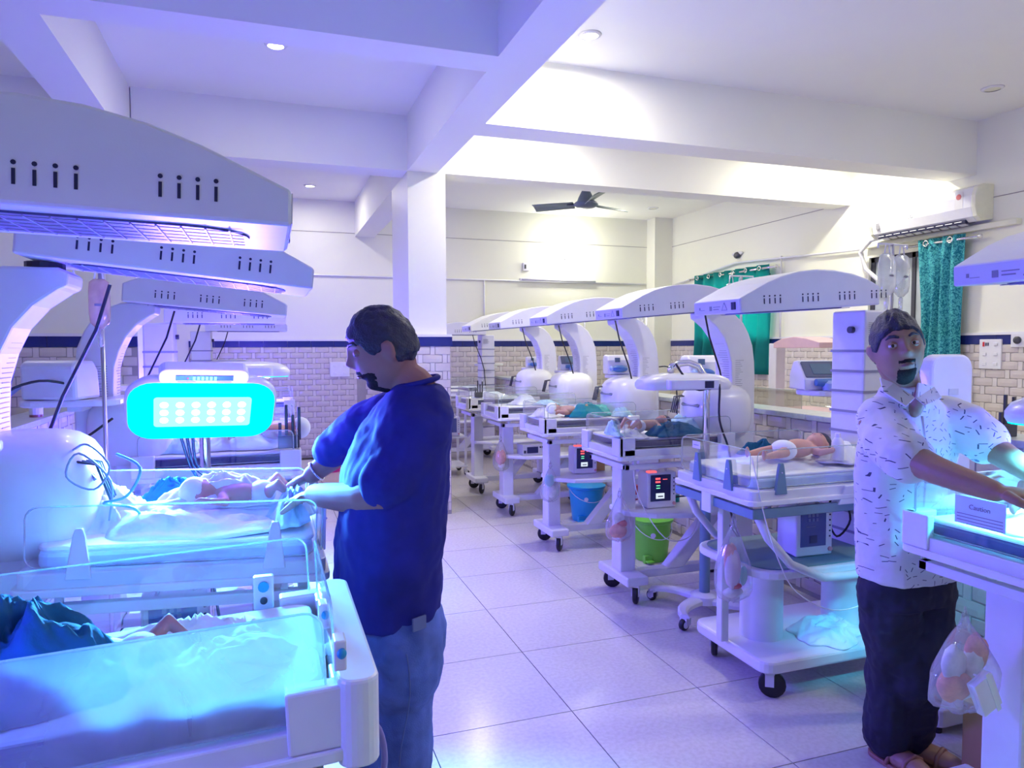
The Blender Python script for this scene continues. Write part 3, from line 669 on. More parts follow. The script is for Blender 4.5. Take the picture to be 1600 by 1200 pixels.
def post_base(root, trim=METALW, big=1.0, brace=True):
    obj('front_post', M().box(-.045, .055, -.06, .06, .155, .80), METALW, root, bevel=.008)
    obj('front_foot', M().prism([(-.07, -.19), (.07, -.19), (.07, .19), (-.07, .19)], 'z', .112, .165), METALW, root, bevel=.01)
    obj('rear_foot', M().box(.70, .84, -.22, .22, .112, .165), METALW, root, bevel=.01)
    obj('base_beam', M().box(.06, .72, -.035, .035, .10, .15), METALW, root, bevel=.006)
    for x, y, w in ((0, -.16, .9), (0, .16, -.3), (.77, -.19, .2), (.77, .19, 2.6)): caster(root, x, y, .116, big*1.22, yaw=w)
    if brace: obj('diagonal_brace', M().prism([(.28, .14), (.40, .14), (.72, .50), (.72, .62)], 'y', -.04, .04), METALW, root, bevel=.006)
    obj('instrument_shelf', M().prism([(-.04, -.10), (.10, -.22), (.30, -.27), (.52, -.26), (.72, -.18), (.72, .18), (.52, .26), (.30, .27), (.10, .22), (-.04, .10)], 'z', .505, .535), METALW, root, bevel=.008)
def cyl_base(root):
    obj('base_plate', M().prism(rrect(.36, 0, .42, .27, .06), 'z', .115, .17), WHITE, root, bevel=.012)
    for y in (0,): 
        obj('pedestal_drum', M().lathe([(.001, .17), (.095, .17), (.095, .52), (.001, .52)], (.13, y, 0), 28), METALW, root, smooth='auto')
        obj('pedestal_drum', M().lathe([(.001, .17), (.095, .17), (.095, .52), (.001, .52)], (.60, y, 0), 28), METALW, root, smooth='auto')
    obj('instrument_shelf', M().prism(rrect(.34, 0, .42, .27, .12), 'z', .515, .55), METALW, root, bevel=.008)
    obj('shelf_mat', M().prism(rrect(.34, 0, .39, .245, .11), 'z', .551, .556), mat('grey_green_mat', (.14, .25, .28), .6), root)
    rl = M(); z = .79
    for y in (-.29, .27): rl.box(-.14, .62, y, y+.02, z, z+.04)
    for x in (-.15, .60): rl.box(x, x+.02, -.29, .29, z, z+.04)
    obj('guard_rail', rl, GREYT, root, bevel=.004)
    for y in (-.29, .27): obj('rail_bracket', M().prism([(.28, .82), (.42, .82), (.38, .90), (.32, .90)], 'y', y-.006, y+.026), WHITE, root, bevel=.004)
    obj('rail_bracket', M().box(-.165, -.12, -.02, .05, .76, .85), WHITE, root, bevel=.004)
    for s in (-1, 1):
        obj('support_tube', M().tube([(-.10, s*.25, .80), (-.05, s*.26, .70), (.06, s*.27, .58), (.22, s*.28, .51), (.5, s*.28, .50)], .019, 8), METALW, root, smooth=True)
    obj('front_pillar', M().box(-.10, -.06, -.02, .02, .17, .90), METALW, root, bevel=.005)
    for x, y, w in ((0, -.22, -.6), (.02, .2, .9), (.70, -.2, .2), (.70, .2, 2.6)): caster(root, x, y, .118, 1.25, yaw=w)
def tray_arm(root, side=1, x=.82, z=1.24, y=.30):
    t = obj('side_tray', M().prism(rrect(x, side*y, .20, .12, .09), 'z', z, z+.03), WHITE, root, bevel=.008)
    obj('tray_arm', M().box(x-.03, x+.03, min(0, side*y), max(0, side*y), z-.03, z), METALW, t, bevel=.004)
    return t
def hood_cord(root, x=.45, side=-1):
    obj('hood_cord', M().tube([(x, side*.16, 1.69), (x+.04, side*.15, 1.55), (x+.13, side*.13, 1.35), (x+.18, side*.11, 1.2), (x+.20, side*.11, .95), (x+.20, side*.11, .7)], .0055, 6), BLACK, root, smooth=True)
def make_warmer(style='curved', base='post', trim='block', groups=(.16, .36, .56), near=None, slope=.085, tray=True, z=1.655, hx=-.10, box=True, cord=True, bumper=False, zt=.93, half=.25, tilt=0, gh=.155):
    root = thing('infant_warmer', 'infant warmer', 'infant warmer')
    (post_base if base == 'post' else cyl_base)(root)
    bed(root, trim, near_mat=near, bumper=bumper, zt=zt, half=half, tilt=tilt, gh=gh)
    if style == 'curved': column_curved(root)
    else: column_straight(root)
    if box: control_box(root)
    heater_head(root, hx, z, slope, groups)
    if tray: tray_arm(root, 1)
    if cord: hood_cord(root)
    return root
GR = 'infant warmers in the row along the divider'
wA = make_warmer()
place(wA, (2.0, 3.76, 0), 0, 'white curved-arm infant warmer behind the green pedal bin, with a lamp pole before it', GR)
RW = [(4.90, 'white curved-arm infant warmer with the blue pedal bin under its shelf', 2.0), (6.05, 'white curved-arm infant warmer with grey meter on its shelf and a peach-filled bag', 2.03), (7.06, 'white curved-arm infant warmer second to last in the far row', 2.05)]
for y, lb, x in RW: place(copy_tree(wA), (x, y, 0), 0, lb, GR)
w0 = make_warmer('straight', 'post', 'block', tray=True, slope=0.0, z=1.66, box=False)
place(w0, (2.12, 9.2, 0), 0, 'infant warmer with straight column, last in the far row near the tiled wall', GR)
w5 = make_warmer('straight', 'cyl', 'grey', groups=(.16, .36, .56, .74), slope=.06, box=False, z=1.635, hx=-.13, cord=False, zt=.915, half=.285)
place(w5, (2.0, 2.66, 0), 0, 'infant warmer with blue-grey rails and drum pedestals beside the man in the printed shirt', GR)
w6 = make_warmer('curved', 'post', 'block', slope=.06, z=1.67, hx=-.07, tray=False, half=.25)
place(w6, (2.02, 1.42, 0), 0, 'nearest white infant warmer at the photo edge, under the printed-shirt man\'s hands', GR)
GL = 'infant warmers in the row on the blue-lit side'
wL2 = make_warmer('curved', 'post', 'white', slope=.10, z=1.665, hx=-.13, half=.29, tilt=-.045)
place(wL2, (0, 2.32, 0), PI, 'white infant warmer under the glowing lamp, worked on by the man in navy', GL)
wL1 = make_warmer('curved', 'post', 'block', slope=.03, z=1.70, hx=-.08, near=HAZY, bumper=True, half=.255, zt=.865, gh=.18, tilt=.04)
place(wL1, (-.035, 1.44, 0), PI, 'nearest infant warmer with hazy acrylic side, at the lower photo edge', GL)
wL3 = copy_tree(wA); place(wL3, (0, 3.95, 0), PI, 'white curved-arm infant warmer directly behind the glowing phototherapy lamp', GL)
wL4 = copy_tree(w0); place(wL4, (0.03, 5.2, 0), PI, 'straight-column infant warmer fourth along the blue-lit side', GL)
wL5 = copy_tree(w0); place(wL5, (0.1, 7.5, 0), PI, 'straight-column infant warmer furthest along the blue-lit side', GL)
# pink warmer behind the divider
pw = thing('infant_warmer', 'pink transport warmer standing behind the divider near the teal curtain', 'infant warmer', (4.35, 5.0, 0))
obj('heater_hood', M().prism([(0, 0), (0, .045), (.15, .08), (.3, .095), (.45, .08), (.55, .045), (.55, 0)], 'x', -.14, .14).move(Matrix.Translation((0, -.40, 1.48)) @ Matrix.Rotation(0, 4, 'X')), PINKP, pw, bevel=.006)
obj('column', M().box(-.05, .05, .22, .32, .1, 1.52), METALW, pw, bevel=.006)
obj('bed_tray', M().box(-.35, .35, -.45, .25, .86, .95), PINKP, pw, bevel=.01)
for p0, p1 in (((-.33, -.43), (.33, -.43)), ((-.33, -.43), (-.33, .22)), ((.33, -.43), (.33, .22))): acrylic_panel(pw, p0, p1, .96, 1.14)
obj('cart_base', M().box(-.3, .3, -.4, .3, .1, .16).box(-.04, .04, -.04, .04, .16, .86), METALW, pw, bevel=.006)
for x, y in ((-.25, -.35), (.25, -.35), (-.25, .25), (.25, .25)): caster(pw, x, y, .10)

def at(x, y, z):            # photograph pixel -> point at height z
    d = px(x, y, 1)-CAMP; return CAMP+d*((z-CAMP.z)/d.z)
def rnd(a, b): return random.uniform(a, b)
def cable(label, pts, r=.006, m=BLACK, group=None):
    # smooth Catmull-Rom through the given points
    P = [Vector(p) for p in pts]; out = []
    for i in range(len(P)-1):
        a, b, c, d = P[max(i-1, 0)], P[i], P[i+1], P[min(i+2, len(P)-1)]
        for k_ in range(5):
            t = k_/5; out.append(.5*((2*b)+(c-a)*t+(2*a-5*b+4*c-d)*t*t+(3*b-a-3*c+d)*t**3))
    out.append(P[-1]); return tag(obj('cable', M().tube(out, r, 6), m, smooth=True), label, 'cable', group)

# ------------------------------------------------------------------ phototherapy lamps
def photo_lamp(label, head, rot, base, lit, pole_top, drum=False, legs=True, light_p=0, spill=0, wide=0, spread=95):
    t = thing('phototherapy_lamp', label, 'phototherapy lamp', (base[0], base[1], 0))
    off = Vector((base[0], base[1], 0)); Hm = Matrix.Translation(Vector(head)-off) @ Euler(rot).to_matrix().to_4x4()
    out = rrect(0, 0, .258, .136, .088, 6)
    def ring(s, z): return [Vector((p[0]*s, p[1]*s, z)) for p in out]
    hd = obj('lamp_head', M().loft([ring(.97, 0), ring(1, .012), ring(1.0, .03), ring(.93, .055), ring(.75, .075), ring(.45, .085)]).move(Hm), WHITE, t, smooth='auto')
    fc = obj('lamp_face', M().prism([(p[0]*.965, p[1]*.96) for p in out], 'z', -.004, .004).move(Hm), CYANON if lit else METALW, hd)
    pan = obj('led_panel', M().prism(rrect(.0, 0, .165, .068, .012), 'z', -.008, -.003).move(Hm), glow('led_panel_glow', (.35, 1, 1), 1.5) if lit else SCREEN, hd)
    if lit:
        for i in range(6):
            for j in range(3):
                l = obj('led', M().ell(((i-2.5)*.0525, (j-1)*.036, -.009), (.0145, .0145, .004), 10, 6).move(Hm), LEDON, hd, smooth=True)
    pod = obj('display_pod', M().prism(rrect(0, -.152, .15, .035, .03), 'z', .002, .055).move(Hm), WHITE, t, bevel=.006)
    obj('display', M().box(-.095, .095, -.165, -.143, -.002, .003).move(Hm), SCREEND, pod)
    if lit:
        for i in range(6): obj('digit', M().box(-.040+i*.014, -.031+i*.014, -.161, -.147, -.004, -.001).move(Hm), CYDIG, pod)
        obj('indicator', M().ell((-.056, -.154, -.003), (.003, .003, .002), 8, 6).move(Hm), REDON, pod)
    ink = M().box(-.09, -.03, -.137, -.134, .0005, .002).box(-.05, .06, -.130, -.127, .0005, .002).box(.04, .09, -.137, -.134, .0005, .002); obj('pod_print', ink.move(Hm), MATS['grey_print'], pod, kind='stuff')
    if not lit:
        obj('rocker_switch', M().box(-.09, -.055, -.183, -.178, .015, .045).move(Hm), NAVYSLOT, pod); obj('switch_lamp', M().box(-.082, -.066, -.186, -.182, .022, .034).move(Hm), REDP, pod)
        obj('power_inlet', M().box(.05, .10, -.190, -.178, .010, .048).move(Hm), NAVYSLOT, pod)
    pt = [Vector(p)-off for p in pole_top]
    if drum:
        obj('lower_pole', M().tube([(0, 0, .09), (0, 0, .86)], .030, 16), GREYT, t, smooth='auto')
        obj('upper_pole', M().tube([(0, 0, .84)]+pt, .019, 12), CHROME, t, smooth=True)
    else: obj('upper_pole', M().tube([(0, 0, .08)]+pt, .020, 12), CHROME, t, smooth=True)
    obj('hub', M().lathe([(.02, .06), (.085, .06), (.08, .10), (.05, .115), (.03, .115)], (0, 0, 0), 20), WHITE, t, smooth='auto')
    for a in (1.85, 3.45, .3, 5.2):
        lg = M(); rr = []
        for i in range(7):
            s = i/6; r = .05+.27*s; aa = a+.35*s*s; c = Vector((r*math.cos(aa), r*math.sin(aa), .085-.01*s)); n = Vector((-math.sin(aa), math.cos(aa), 0)); w = .045-.02*s; h = .022-.006*s
            rr.append([c+n*w-Vector((0, 0, h)), c+n*w, c+n*w*.6+Vector((0, 0, h*.6)), c-n*w*.6+Vector((0, 0, h*.6)), c-n*w, c-n*w-Vector((0, 0, h))])
        lg.loft(rr); l = obj('leg', lg, WHITE, t, smooth='auto')
        aa = a+.35; caster(t, .31*math.cos(aa), .31*math.sin(aa), .068, .7, hub=True, yaw=a)
    if lit and light_p:
        n = (Hm.to_3x3() @ Vector((0, 0, -1))).normalized(); c = Vector(head)+n*.03
        light('phototherapy_light', 'AREA', c, CYAN, light_p, .34, .15, direction=n, spread=math.radians(spread))
        if wide: light('phototherapy_wide', 'AREA', c+n*.01, VIOLET, wide, .36, .18, direction=n)
        light('violet_spill_fill', 'POINT', c+n*.30+Vector((0, 0, .20)), VIOLET, spill, .12)  # added violet fill floating off the head, standing for bounced lamp light
    return t
photo_lamp('glowing cyan phototherapy lamp with eighteen white diodes facing the navy-shirted man\'s bed', (-.225, 2.86, 1.262), (-.95, .03, .13), (-.235, 3.02), True,
           [(-.235, 3.02, 1.12), (-.235, 3.0, 1.19), (-.232, 2.95, 1.25)], light_p=68, spill=46, wide=55)
photo_lamp('switched-off white phototherapy lamp on a bent chrome pole over the bed by the green bin', (2.20, 3.44, 1.262), (0, 0, -.18), (2.31, 3.37), False,
           [(2.31, 3.37, 1.25), (2.30, 3.375, 1.33), (2.27, 3.39, 1.385), (2.22, 3.41, 1.405), (2.17, 3.43, 1.40), (2.13, 3.44, 1.385), (2.12, 3.44, 1.35)], drum=True)
photo_lamp('lit phototherapy lamp over the nearest bed at the photo edge', (2.24, 1.36, 1.275), (0, 0, .05), (2.50, 1.02), True,
           [(2.50, 1.02, 1.2), (2.49, 1.05, 1.33), (2.42, 1.15, 1.39), (2.33, 1.25, 1.39), (2.26, 1.33, 1.36)], light_p=75, spill=18, wide=0, spread=122)
for k_, q in enumerate((-.05, -.025, .0)): cable(('leftmost', 'middle', 'rightmost')[k_]+' of the three black cables hanging beneath the glowing phototherapy lamp', [(-.27+q, 2.93, 1.20), (-.26+q*.5, 2.95, 1.05), (-.24+q*.2+.03*k_, 2.96, .95), (-.22, 3.0, .6), (-.15-.1*k_, 3.05, .12), (-.05-.12*k_, 3.1, .012)], .006, group='cables under the glowing lamp')
cable('black lead looping from the lamp socket over the chrome pole to the shelf', [(2.13, 3.40, 1.40), (2.16, 3.36, 1.33), (2.22, 3.33, 1.26), (2.29, 3.31, 1.27), (2.30, 3.24, 1.29), (2.29, 3.22, 1.1), (2.36, 3.22, .9), (2.42, 3.3, .6), (2.5, 3.2, .3), (2.6, 3.0, .012)], .006)

photo_lamp('added lit phototherapy lamp further back, standing in for a white tray by the glowing lamp', (-.13, 4.45, 1.33), (0, 0, .10), (-.13, 4.62), True,  # lamp added as violet fill for the beds further back
           [(-.13, 4.62, 1.2), (-.13, 4.58, 1.36), (-.13, 4.52, 1.39)], light_p=22, spill=100, wide=30)
photo_lamp('added lit phototherapy lamp over the furthest bed on the blue-lit side', (-.35, 7.5, 1.30), (0, 0, 0), (-.35, 7.66), True,  # lamp put in to throw violet onto the far left tiles
           [(-.35, 7.66, 1.2), (-.35, 7.62, 1.34), (-.35, 7.56, 1.37)], light_p=20, spill=185, wide=0)
photo_lamp('added unseen lit phototherapy lamp beside the camera over the nearest blue-lit bed', (-.78, 1.02, 1.28), (-.3, 0, 1.3), (-.98, .98), True,  # out-of-view lamp added to light the nearest hood and bed
           [(-.98, .98, 1.2), (-.96, .98, 1.33), (-.86, 1.0, 1.37)], light_p=4, spill=22)

# ------------------------------------------------------------------ patient monitors and ventilators
def monitor(label, loc, rz=0, style=0, s=1.0):
    t = thing('patient_monitor', label, 'monitor', loc, rz)
    w, h, dp = .095*s, .215*s, .13*s
    b = obj('housing', M().prism([(-.0, 0), (dp, .01), (dp, h*.9), (dp*.8, h), (.0, h)], 'x', -w, w), WHITE, t, bevel=.008)
    obj('display', M().box(-w*.78, w*.60, -.003, .001, h*.20, h*.93), SCREEND if style else mat('screen_blue', (.10, .12, .32), .15), t)
    for i in range(5): obj('side_button', M().ell((w*.83, -.001, h*(.38+.11*i)), (.005*s, .003, .004*s), 8, 6), DGREY, t, smooth=True)
    obj('rotary_knob', M().lathe([(.001, 0), (.010*s, 0), (.010*s, .008), (.001, .008)], (w*.84, 0, h*.12), 12, rot=(PI/2, 0, 0)), mat('pink_knob', (.7, .35, .35), .4), t, smooth='auto')
    obj('carry_handle', M().tube([(-w*.6, .05, h-.01), (-w*.45, .05, h+.022), (w*.45, .05, h+.022), (w*.6, .05, h-.01)], .007, 8), WHITE, t, smooth=True)
    if style:
        obj('alarm_lamp', M().box(-w*.95, -w*.35, .0, .03, h-.002, h+.008), REDON, t, bevel=.002)
        for r in range(2):
            for i in range(3): obj('red_digit', M().box(-w*.45+i*.011*s, -w*.45+i*.011*s+.008*s, -.006, -.003, h*(.80-.09*r), h*(.85-.09*r)), REDON, t)
        obj('red_trace', M().box(w*.05, w*.35, -.006, -.003, h*.795, h*.81), REDON, t)
        for r in range(2): obj('green_digit', M().box(-w*.4, -w*.15, -.006, -.003, h*(.62-.07*r), h*(.645-.07*r)), GREENON, t)
        obj('waveform_box', M().box(-w*.42, w*.15, -.006, -.003, h*.27, h*.42), WHITEON, t)
        obj('waveform_line', M().box(-w*.3, w*.05, -.008, -.005, h*.32, h*.35), SCREEND, t)
    else:
        gd = mat('dim_segments', (.22, .25, .42), .4)
        for r in range(2):
            for i in range(3): obj('dim_digit', M().box(-w*.40+i*.020*s, -w*.40+i*.020*s+.012*s, -.006, -.003, h*(.80-.09*r), h*(.86-.09*r)), gd, t)
        obj('dim_digit', M().box(-w*.5, -w*.0, -.006, -.003, h*.60, h*.612), gd, t); obj('dim_digit', M().box(-w*.3, w*.1, -.006, -.003, h*.27, h*.42), mat('dim_box', (.05, .06, .16), .4), t)
    return t
monitor('white patient monitor with red digits above the green pedal bin', (2.205, 3.66, .536), -.05, 1)
monitor('larger patient monitor with dim blue screen on the drum-pedestal warmer', (2.30, 2.52, .557), -.03, 0, 1.03)
p = at(902, 735, .536); monitor('white patient monitor with red digits above the blue pedal bin', (p.x, 4.86, .536), -.05, 1, .98)
tr = thing('instrument_trolley', 'small white trolley frame at the far end of the row by the tiled wall', 'trolley', (2.02, 8.15, 0))
for x in (-.16, .16):
    for y in (-.18, .18): obj('upright', M().box(x-.012, x+.012, y-.012, y+.012, .07, .98), METALW, tr); caster(tr, x, y, .075, .7)
for z in (.10, .44, .97): obj('shelf', M().box(-.18, .18, -.20, .20, z, z+.02), METALW, tr, bevel=.003)
monitor('blue-screened patient monitor on the far white trolley', (2.02, 8.0, .461), -.1, 0, 1.05)
mt2 = thing('infusion_meter', 'wide grey meter with dark screen on the warmer shelf', 'meter', (2.24, 5.86, .536))
obj('housing', M().box(-.115, .115, 0, .16, 0, .095), mat('grey_case', (.6, .6, .58), .4), mt2, bevel=.004); obj('display', M().box(-.075, .03, -.004, .001, .02, .075), SCREEND, mt2)
for i in range(3): obj('knob', M().lathe([(.001, 0), (.008, 0), (.008, .008), (.001, .008)], (.05+.022*i, 0, .07), 10, rot=(PI/2, 0, 0)), DGREY, mt2)
obj('side_switch', M().box(-.105, -.085, -.004, .001, .02, .045), DGREY, mt2)
def ventilator(label, loc, rz, style=0, s=1.0, group='ventilators on side trays'):
    t = thing('ventilator', label, 'ventilator', loc, rz, group)
    w = .10*s
    if style == 0:      # angular with tilted screen
        obj('housing', M().prism([(-.075*s, 0), (.09*s, 0), (.09*s, .075*s), (.05*s, .145*s), (.01*s, .15*s), (-.075*s, .055*s)], 'x', -w, w), WHITE, t, bevel=.006)
        R = Matrix.Translation((0, -.034*s, .103*s)) @ Matrix.Rotation(.84, 4, 'X')
        obj('screen_bezel', M().prism(rrect(0, 0, w*.88, .052*s, .008), 'z', -.002, .004).move(R), mat('bezel_dark', (.12, .14, .20), .3), t); obj('display', M().prism(rrect(.01*s, 0, w*.55, .034*s, .004), 'z', .003, .006).move(R), SCREEN, t)
        obj('blue_filter', M().tube([(-.05*s, -.095*s, .04*s), (.05*s, -.095*s, .035*s), (.10*s, -.08*s, .03*s)], [.018*s, .026*s, .022*s], 12), PLUSB, t, smooth='auto')
        obj('humidifier', M().lathe([(.001, 0), (.035*s, 0), (.035*s, .035*s), (.02*s, .05*s), (.001, .05*s)], (.02*s, -.10*s, 0), 14), mat('clear_blue', (.35, .45, .75), .25), t, smooth='auto')
    else:
        obj('housing', M().prism([(-.08*s, 0), (.08*s, 0), (.085*s, .13*s), (.06*s, .15*s), (-.04*s, .15*s), (-.07*s, .11*s)], 'x', -w*1.05, w*1.05), WHITE, t, bevel=.014)
        obj('blue_filter', M().ell((-.015*s, -.085*s, .045*s), (.065*s, .035*s, .028*s), 16, 10), PLUSB, t, smooth=True); obj('filter_valve', M().ell((-.075*s, -.075*s, .045*s), (.018*s, .03*s, .022*s), 12, 8), mat('pale_blue_plastic', (.35, .5, .8), .3), t, smooth=True)
        obj('display', M().box(-.05*s, -.01*s, -.078*s, -.068*s, .095*s, .13*s), SCREEN, t)
    obj('breathing_tube', M().tube([(.06*s, -.08*s, .03*s), (.12*s, -.08*s, .03*s), (.17*s, -.02*s, .05*s), (.18*s, .05*s, .01*s)], .008*s, 8), mat('clear_blue', (.35, .45, .75), .25), t, smooth=True)
    return t
ventilator('ventilator with tilted screen and blue filter on the tray by the drum-pedestal warmer', (2.70, 2.97, 1.271), -.25, 0, 1.0)
ventilator('rounded ventilator with bright blue filter in front of the teal curtain', (2.74, 4.06, 1.271), -.2, 1, 1.1)
ventilator('rounded ventilator with dark blue filter on the tray third from the drum-pedestal warmer', (2.72, 5.20, 1.271), -.2, 1, 1.05)
ventilator('ventilator with raised screen on the tray behind the grey meter\'s warmer', (2.78, 6.35, 1.271), -.2, 0, .95)
ventilator('small ventilator on the second last side tray near the far wall', (2.80, 7.36, 1.271), -.2, 1, .8)
v = ventilator('violet-lit ventilator seen from behind on the tray over the divider ledge', (-.86, 3.62, 1.271), 2.8, 1, 1.15)

# ------------------------------------------------------------------ pedal bins
def bin_(label, loc, r, h, m, pedal=True, name='pedal_bin'):
    t = thing(name, label, 'bin', loc)
    obj('bucket', M().lathe([(.001, 0), (r*.72, 0), (r*.74, .01), (r*.92, h*.86), (r*.93, h*.9), (.001, h*.9)], (0, 0, 0), 28), m, t, smooth='auto')
    obj('rim', M().lathe([(r*.9, h*.85), (r*1.0, h*.87), (r*1.0, h*.90), (r*.9, h*.91)], (0, 0, 0), 28, cap=False), m, t, smooth='auto')
    obj('lid', M().lathe([(r*1.02, h*.905), (r*1.02, h*.93), (r*.85, h*.965), (r*.4, h), (.001, h)], (0, 0, 0), 28), m, t, smooth='auto')
    if pedal:
        obj('pedal', M().box(-r*.72, -r*.38, -r*.98, -r*.62, .012, .024), m, t, bevel=.003); obj('pedal_housing', M().box(-r*.74, -r*.36, -r*.72, -r*.5, .0, .055), m, t, bevel=.004)
        a = -2.0; obj('sticker', M().lathe([(.001, 0), (.018, 0), (.018, .002), (.001, .002)], (r*.86*math.cos(a), r*.86*math.sin(a), h*.62), 14, rot=(PI/2+.1, 0, a+PI/2)), WHITE, t)
        obj('handle', M().tube([(r*.95*math.cos(b), r*.95*math.sin(b), h*.85-.10*math.sin((b+PI)/(PI)*PI)) for b in [-PI+PI*i/12 for i in range(13)]], .003, 6), WHITE, t, smooth=True)
    return t
bin_('light green pedal bin with white wire handle under a monitor', (2.545, 4.36, 0), .15, .315, GREENB)
bin_('bright blue pedal bin under the third warmer of the row', (2.60, 5.56, 0), .165, .325, BLUEB)
p = px(516, 690, 8.6); bin_('magenta bin on the floor by the far tiled wall beyond the man in navy', (p.x, p.y, 0), .17, .42, MAGB, False)

# ------------------------------------------------------------------ hanging bags, IV bags
def refuse_bag(label, top, w, h, contents, seed=0, green=False):
    """clear bag hanging from a point, with knotted neck and visible contents"""
    random.seed(seed); t = thing('refuse_bag', label, 'bag', top)
    ph = [rnd(0, 6) for _ in range(5)]
    rings = []
    for i in range(15):
        s = i/14; z = -h*s
        r = w*(.10+.02*math.sin(9*s)) if s < .12 else w*(.12+.88*min(1, ((s-.12)/.5))**.8)
        if s > .82: r *= math.sqrt(max(.02, 1-((s-.82)/.185)**2))
        rings.append([Vector((r*(1+.07*math.sin(3*a+ph[0]+4*s)+.05*math.sin(7*a+ph[1]))*math.cos(a), .62*r*(1+.08*math.sin(4*a+ph[2]-5*s))*math.sin(a), z+.008*math.sin(5*a+ph[3]))) for a in [2*PI*k_/22 for k_ in range(22)]])
    obj('bag_film', M().loft(rings), PLASTB, t, smooth=True)
    obj('bag_handle', M().tube([(0, 0, -h*.14), (-.012, 0, -.02), (0, 0, .02), (.012, 0, -.02), (0, 0, -h*.14)], .004, 6), PLASTB, t, smooth=True)
    for (mm, x, y, z, rx, rz_) in contents:
        obj('bag_content', M().ell((x*w, y*w, -h*z), (rx*w*1.12, rx*w*.6, rz_*h*1.15), 12, 8, fn=lambda d: 1+.15*math.sin(d.x*9+seed)*math.sin(d.z*8)), mm, t, smooth=True)
    return t
TISS = mat('white_refuse', (.85, .82, .85), .8, var=.2, scale=30); MINT = mat('mint_refuse', (.4, .75, .68), .8)
refuse_bag('refuse bag with red stripes hanging on the post by the green bin', (1.925, 3.66, .655), .085, .29, [(REDP, .2, 0, .66, .35, .07), (PEACH, -.1, 0, .80, .6, .12), (TISS, 0, .1, .55, .4, .1)], 3)
refuse_bag('refuse bag with mint tissue hanging on the post beside the blue bin', (1.955, 4.80, .64), .07, .28, [(MINT, -.1, 0, .45, .5, .14), (TISS, .1, 0, .75, .55, .14)], 4)
refuse_bag('small peach-filled refuse bag hanging on the post near the grey meter', (1.95, 5.95, .70), .075, .30, [(PEACH, 0, 0, .62, .6, .2), (TISS, .1, 0, .85, .4, .07)], 5)
rb = refuse_bag('long clear refuse bag with pink packet hanging beneath the blue-grey rail', (1.855, 2.50, .775), .088, .36, [(PEACH, -.15, 0, .50, .34, .16), (mat('pink_packet', (.8, .6, .75), .6), -.1, -.1, .62, .40, .20), (REDP, .15, -.05, .83, .28, .03), (MINT, .6, 0, .72, .2, .10), (TISS, 0, 0, .9, .5, .05)], 6)
rb = refuse_bag('clear refuse bag with white carton hanging on the nearest post at the photo edge', tuple(px(1508, 960, 1.97)), .105, .27, [(TISS, -.35, 0, .50, .35, .16), (TISS, .25, -.05, .50, .32, .12), (PEACH, .45, 0, .42, .35, .16), (PEACH, -.3, 0, .72, .5, .14)], 8)
obj('carton', M().box(-.035, .035, -.075, -.05, -.275, -.175, rot=(0, -.45, 0)).move(Matrix.Translation((0, 0, .03))), mat('carton_white', (.8, .74, .84), .6), rb, bevel=.002); obj('carton_flap', M().box(.010, .024, -.077, -.074, -.285, -.165, rot=(0, -.45, 0), about=(0, -.06, -.225)).move(Matrix.Translation((0, 0, .03))), WHITE, rb)
def iv_bag(label, top, w=.07, h=.20, rz=0, tint=None, n=1, group=None):
    t = thing('iv_bag', label, 'iv bag', top, rz, group)
    for i in range(n):
        x = (i-(n-1)/2)*w*1.1; y = (i % 2)*.02
        rings = []
        for s, ww, th in ((0, .5, .006), (.06, .9, .01), (.25, 1, .022), (.7, 1, .026), (.88, .9, .014), (1, .3, .006)):
            rings.append([Vector((x+ww*w/2*math.cos(a), y+th*math.sin(a), -.04-h*s)) for a in [2*PI*k_/14 for k_ in range(14)]])
        obj('pouch', M().loft(rings), tint or IVB, t, smooth=True)
        obj('hanging_loop', M().tube([(x-.015, y, -.04), (x-.01, y, 0), (x+.01, y, 0), (x+.015, y, -.04)], .003, 6), WHITE, t, smooth=True)
        obj('drip_chamber', M().lathe([(.004, -.04-h), (.010, -.045-h), (.010, -.10-h), (.004, -.11-h)], (x, y, 0), 10), IVB, t, smooth='auto')
        obj('scale_print', M().box(x-.012, x+.012, y-.028, y-.027, -.04-h*.55, -.04-h*.5), MATS['grey_print'], t)
    return t
def iv_pole(label, base, z1, top, arm=0):
    t = thing('iv_pole', label, 'iv pole', base)
    obj('rod', M().tube([(0, 0, 0), (0, 0, z1-base[2])], .008, 8), STEEL, t, smooth=True)
    obj('hook_bar', M().tube([(-.09, 0, z1-base[2]-.02), (-.09, 0, z1-base[2]), (.09, 0, z1-base[2]), (.09, 0, z1-base[2]-.02)], .005, 8), WHITE, t, smooth=True)
iv_pole('thin pole on the warmer column carrying the cluster of fluid bags above the printed shirt', (2.82, 2.62, 1.30), 1.975, None)
iv_bag('cluster of clear fluid bags hanging above the man in the printed shirt', (2.80, 2.58, 1.965), .10, .20, n=2)
iv_pole('thin pole beside the teal curtain holding a small fluid bag', (2.93, 3.90, 1.27), 1.95, None)
iv_bag('small clear fluid bag hanging in front of the teal curtain', (2.88, 3.88, 1.94), .08, .13, n=2)
iv_pole('thin pole rising behind the third warmer with a yellow-capped drip', (2.86, 5.0, 1.2), 1.80, None)
iv_bag('small clear drip bag behind the third curved warmer hood', (2.80, 4.98, 1.78), .06, .14)
iv_pole('far thin pole behind the second warmer hood of the distant row', (2.88, 6.2, 1.2), 1.93, None)
iv_bag('amber fluid bag hanging against the blue-lit wall near the curved arms', (-.60, 3.10, 1.80), .075, .19, tint=acrylic('amber_film', (.98, .85, .75), .7, .2, haze=.5, hcol=(.85, .66, .58)))
iv_pole('thin pole holding the amber fluid bag on the blue-lit side', (-.60, 3.13, .0), 1.80, None)
obj('lab_tube', M(), WHITE) if False else None

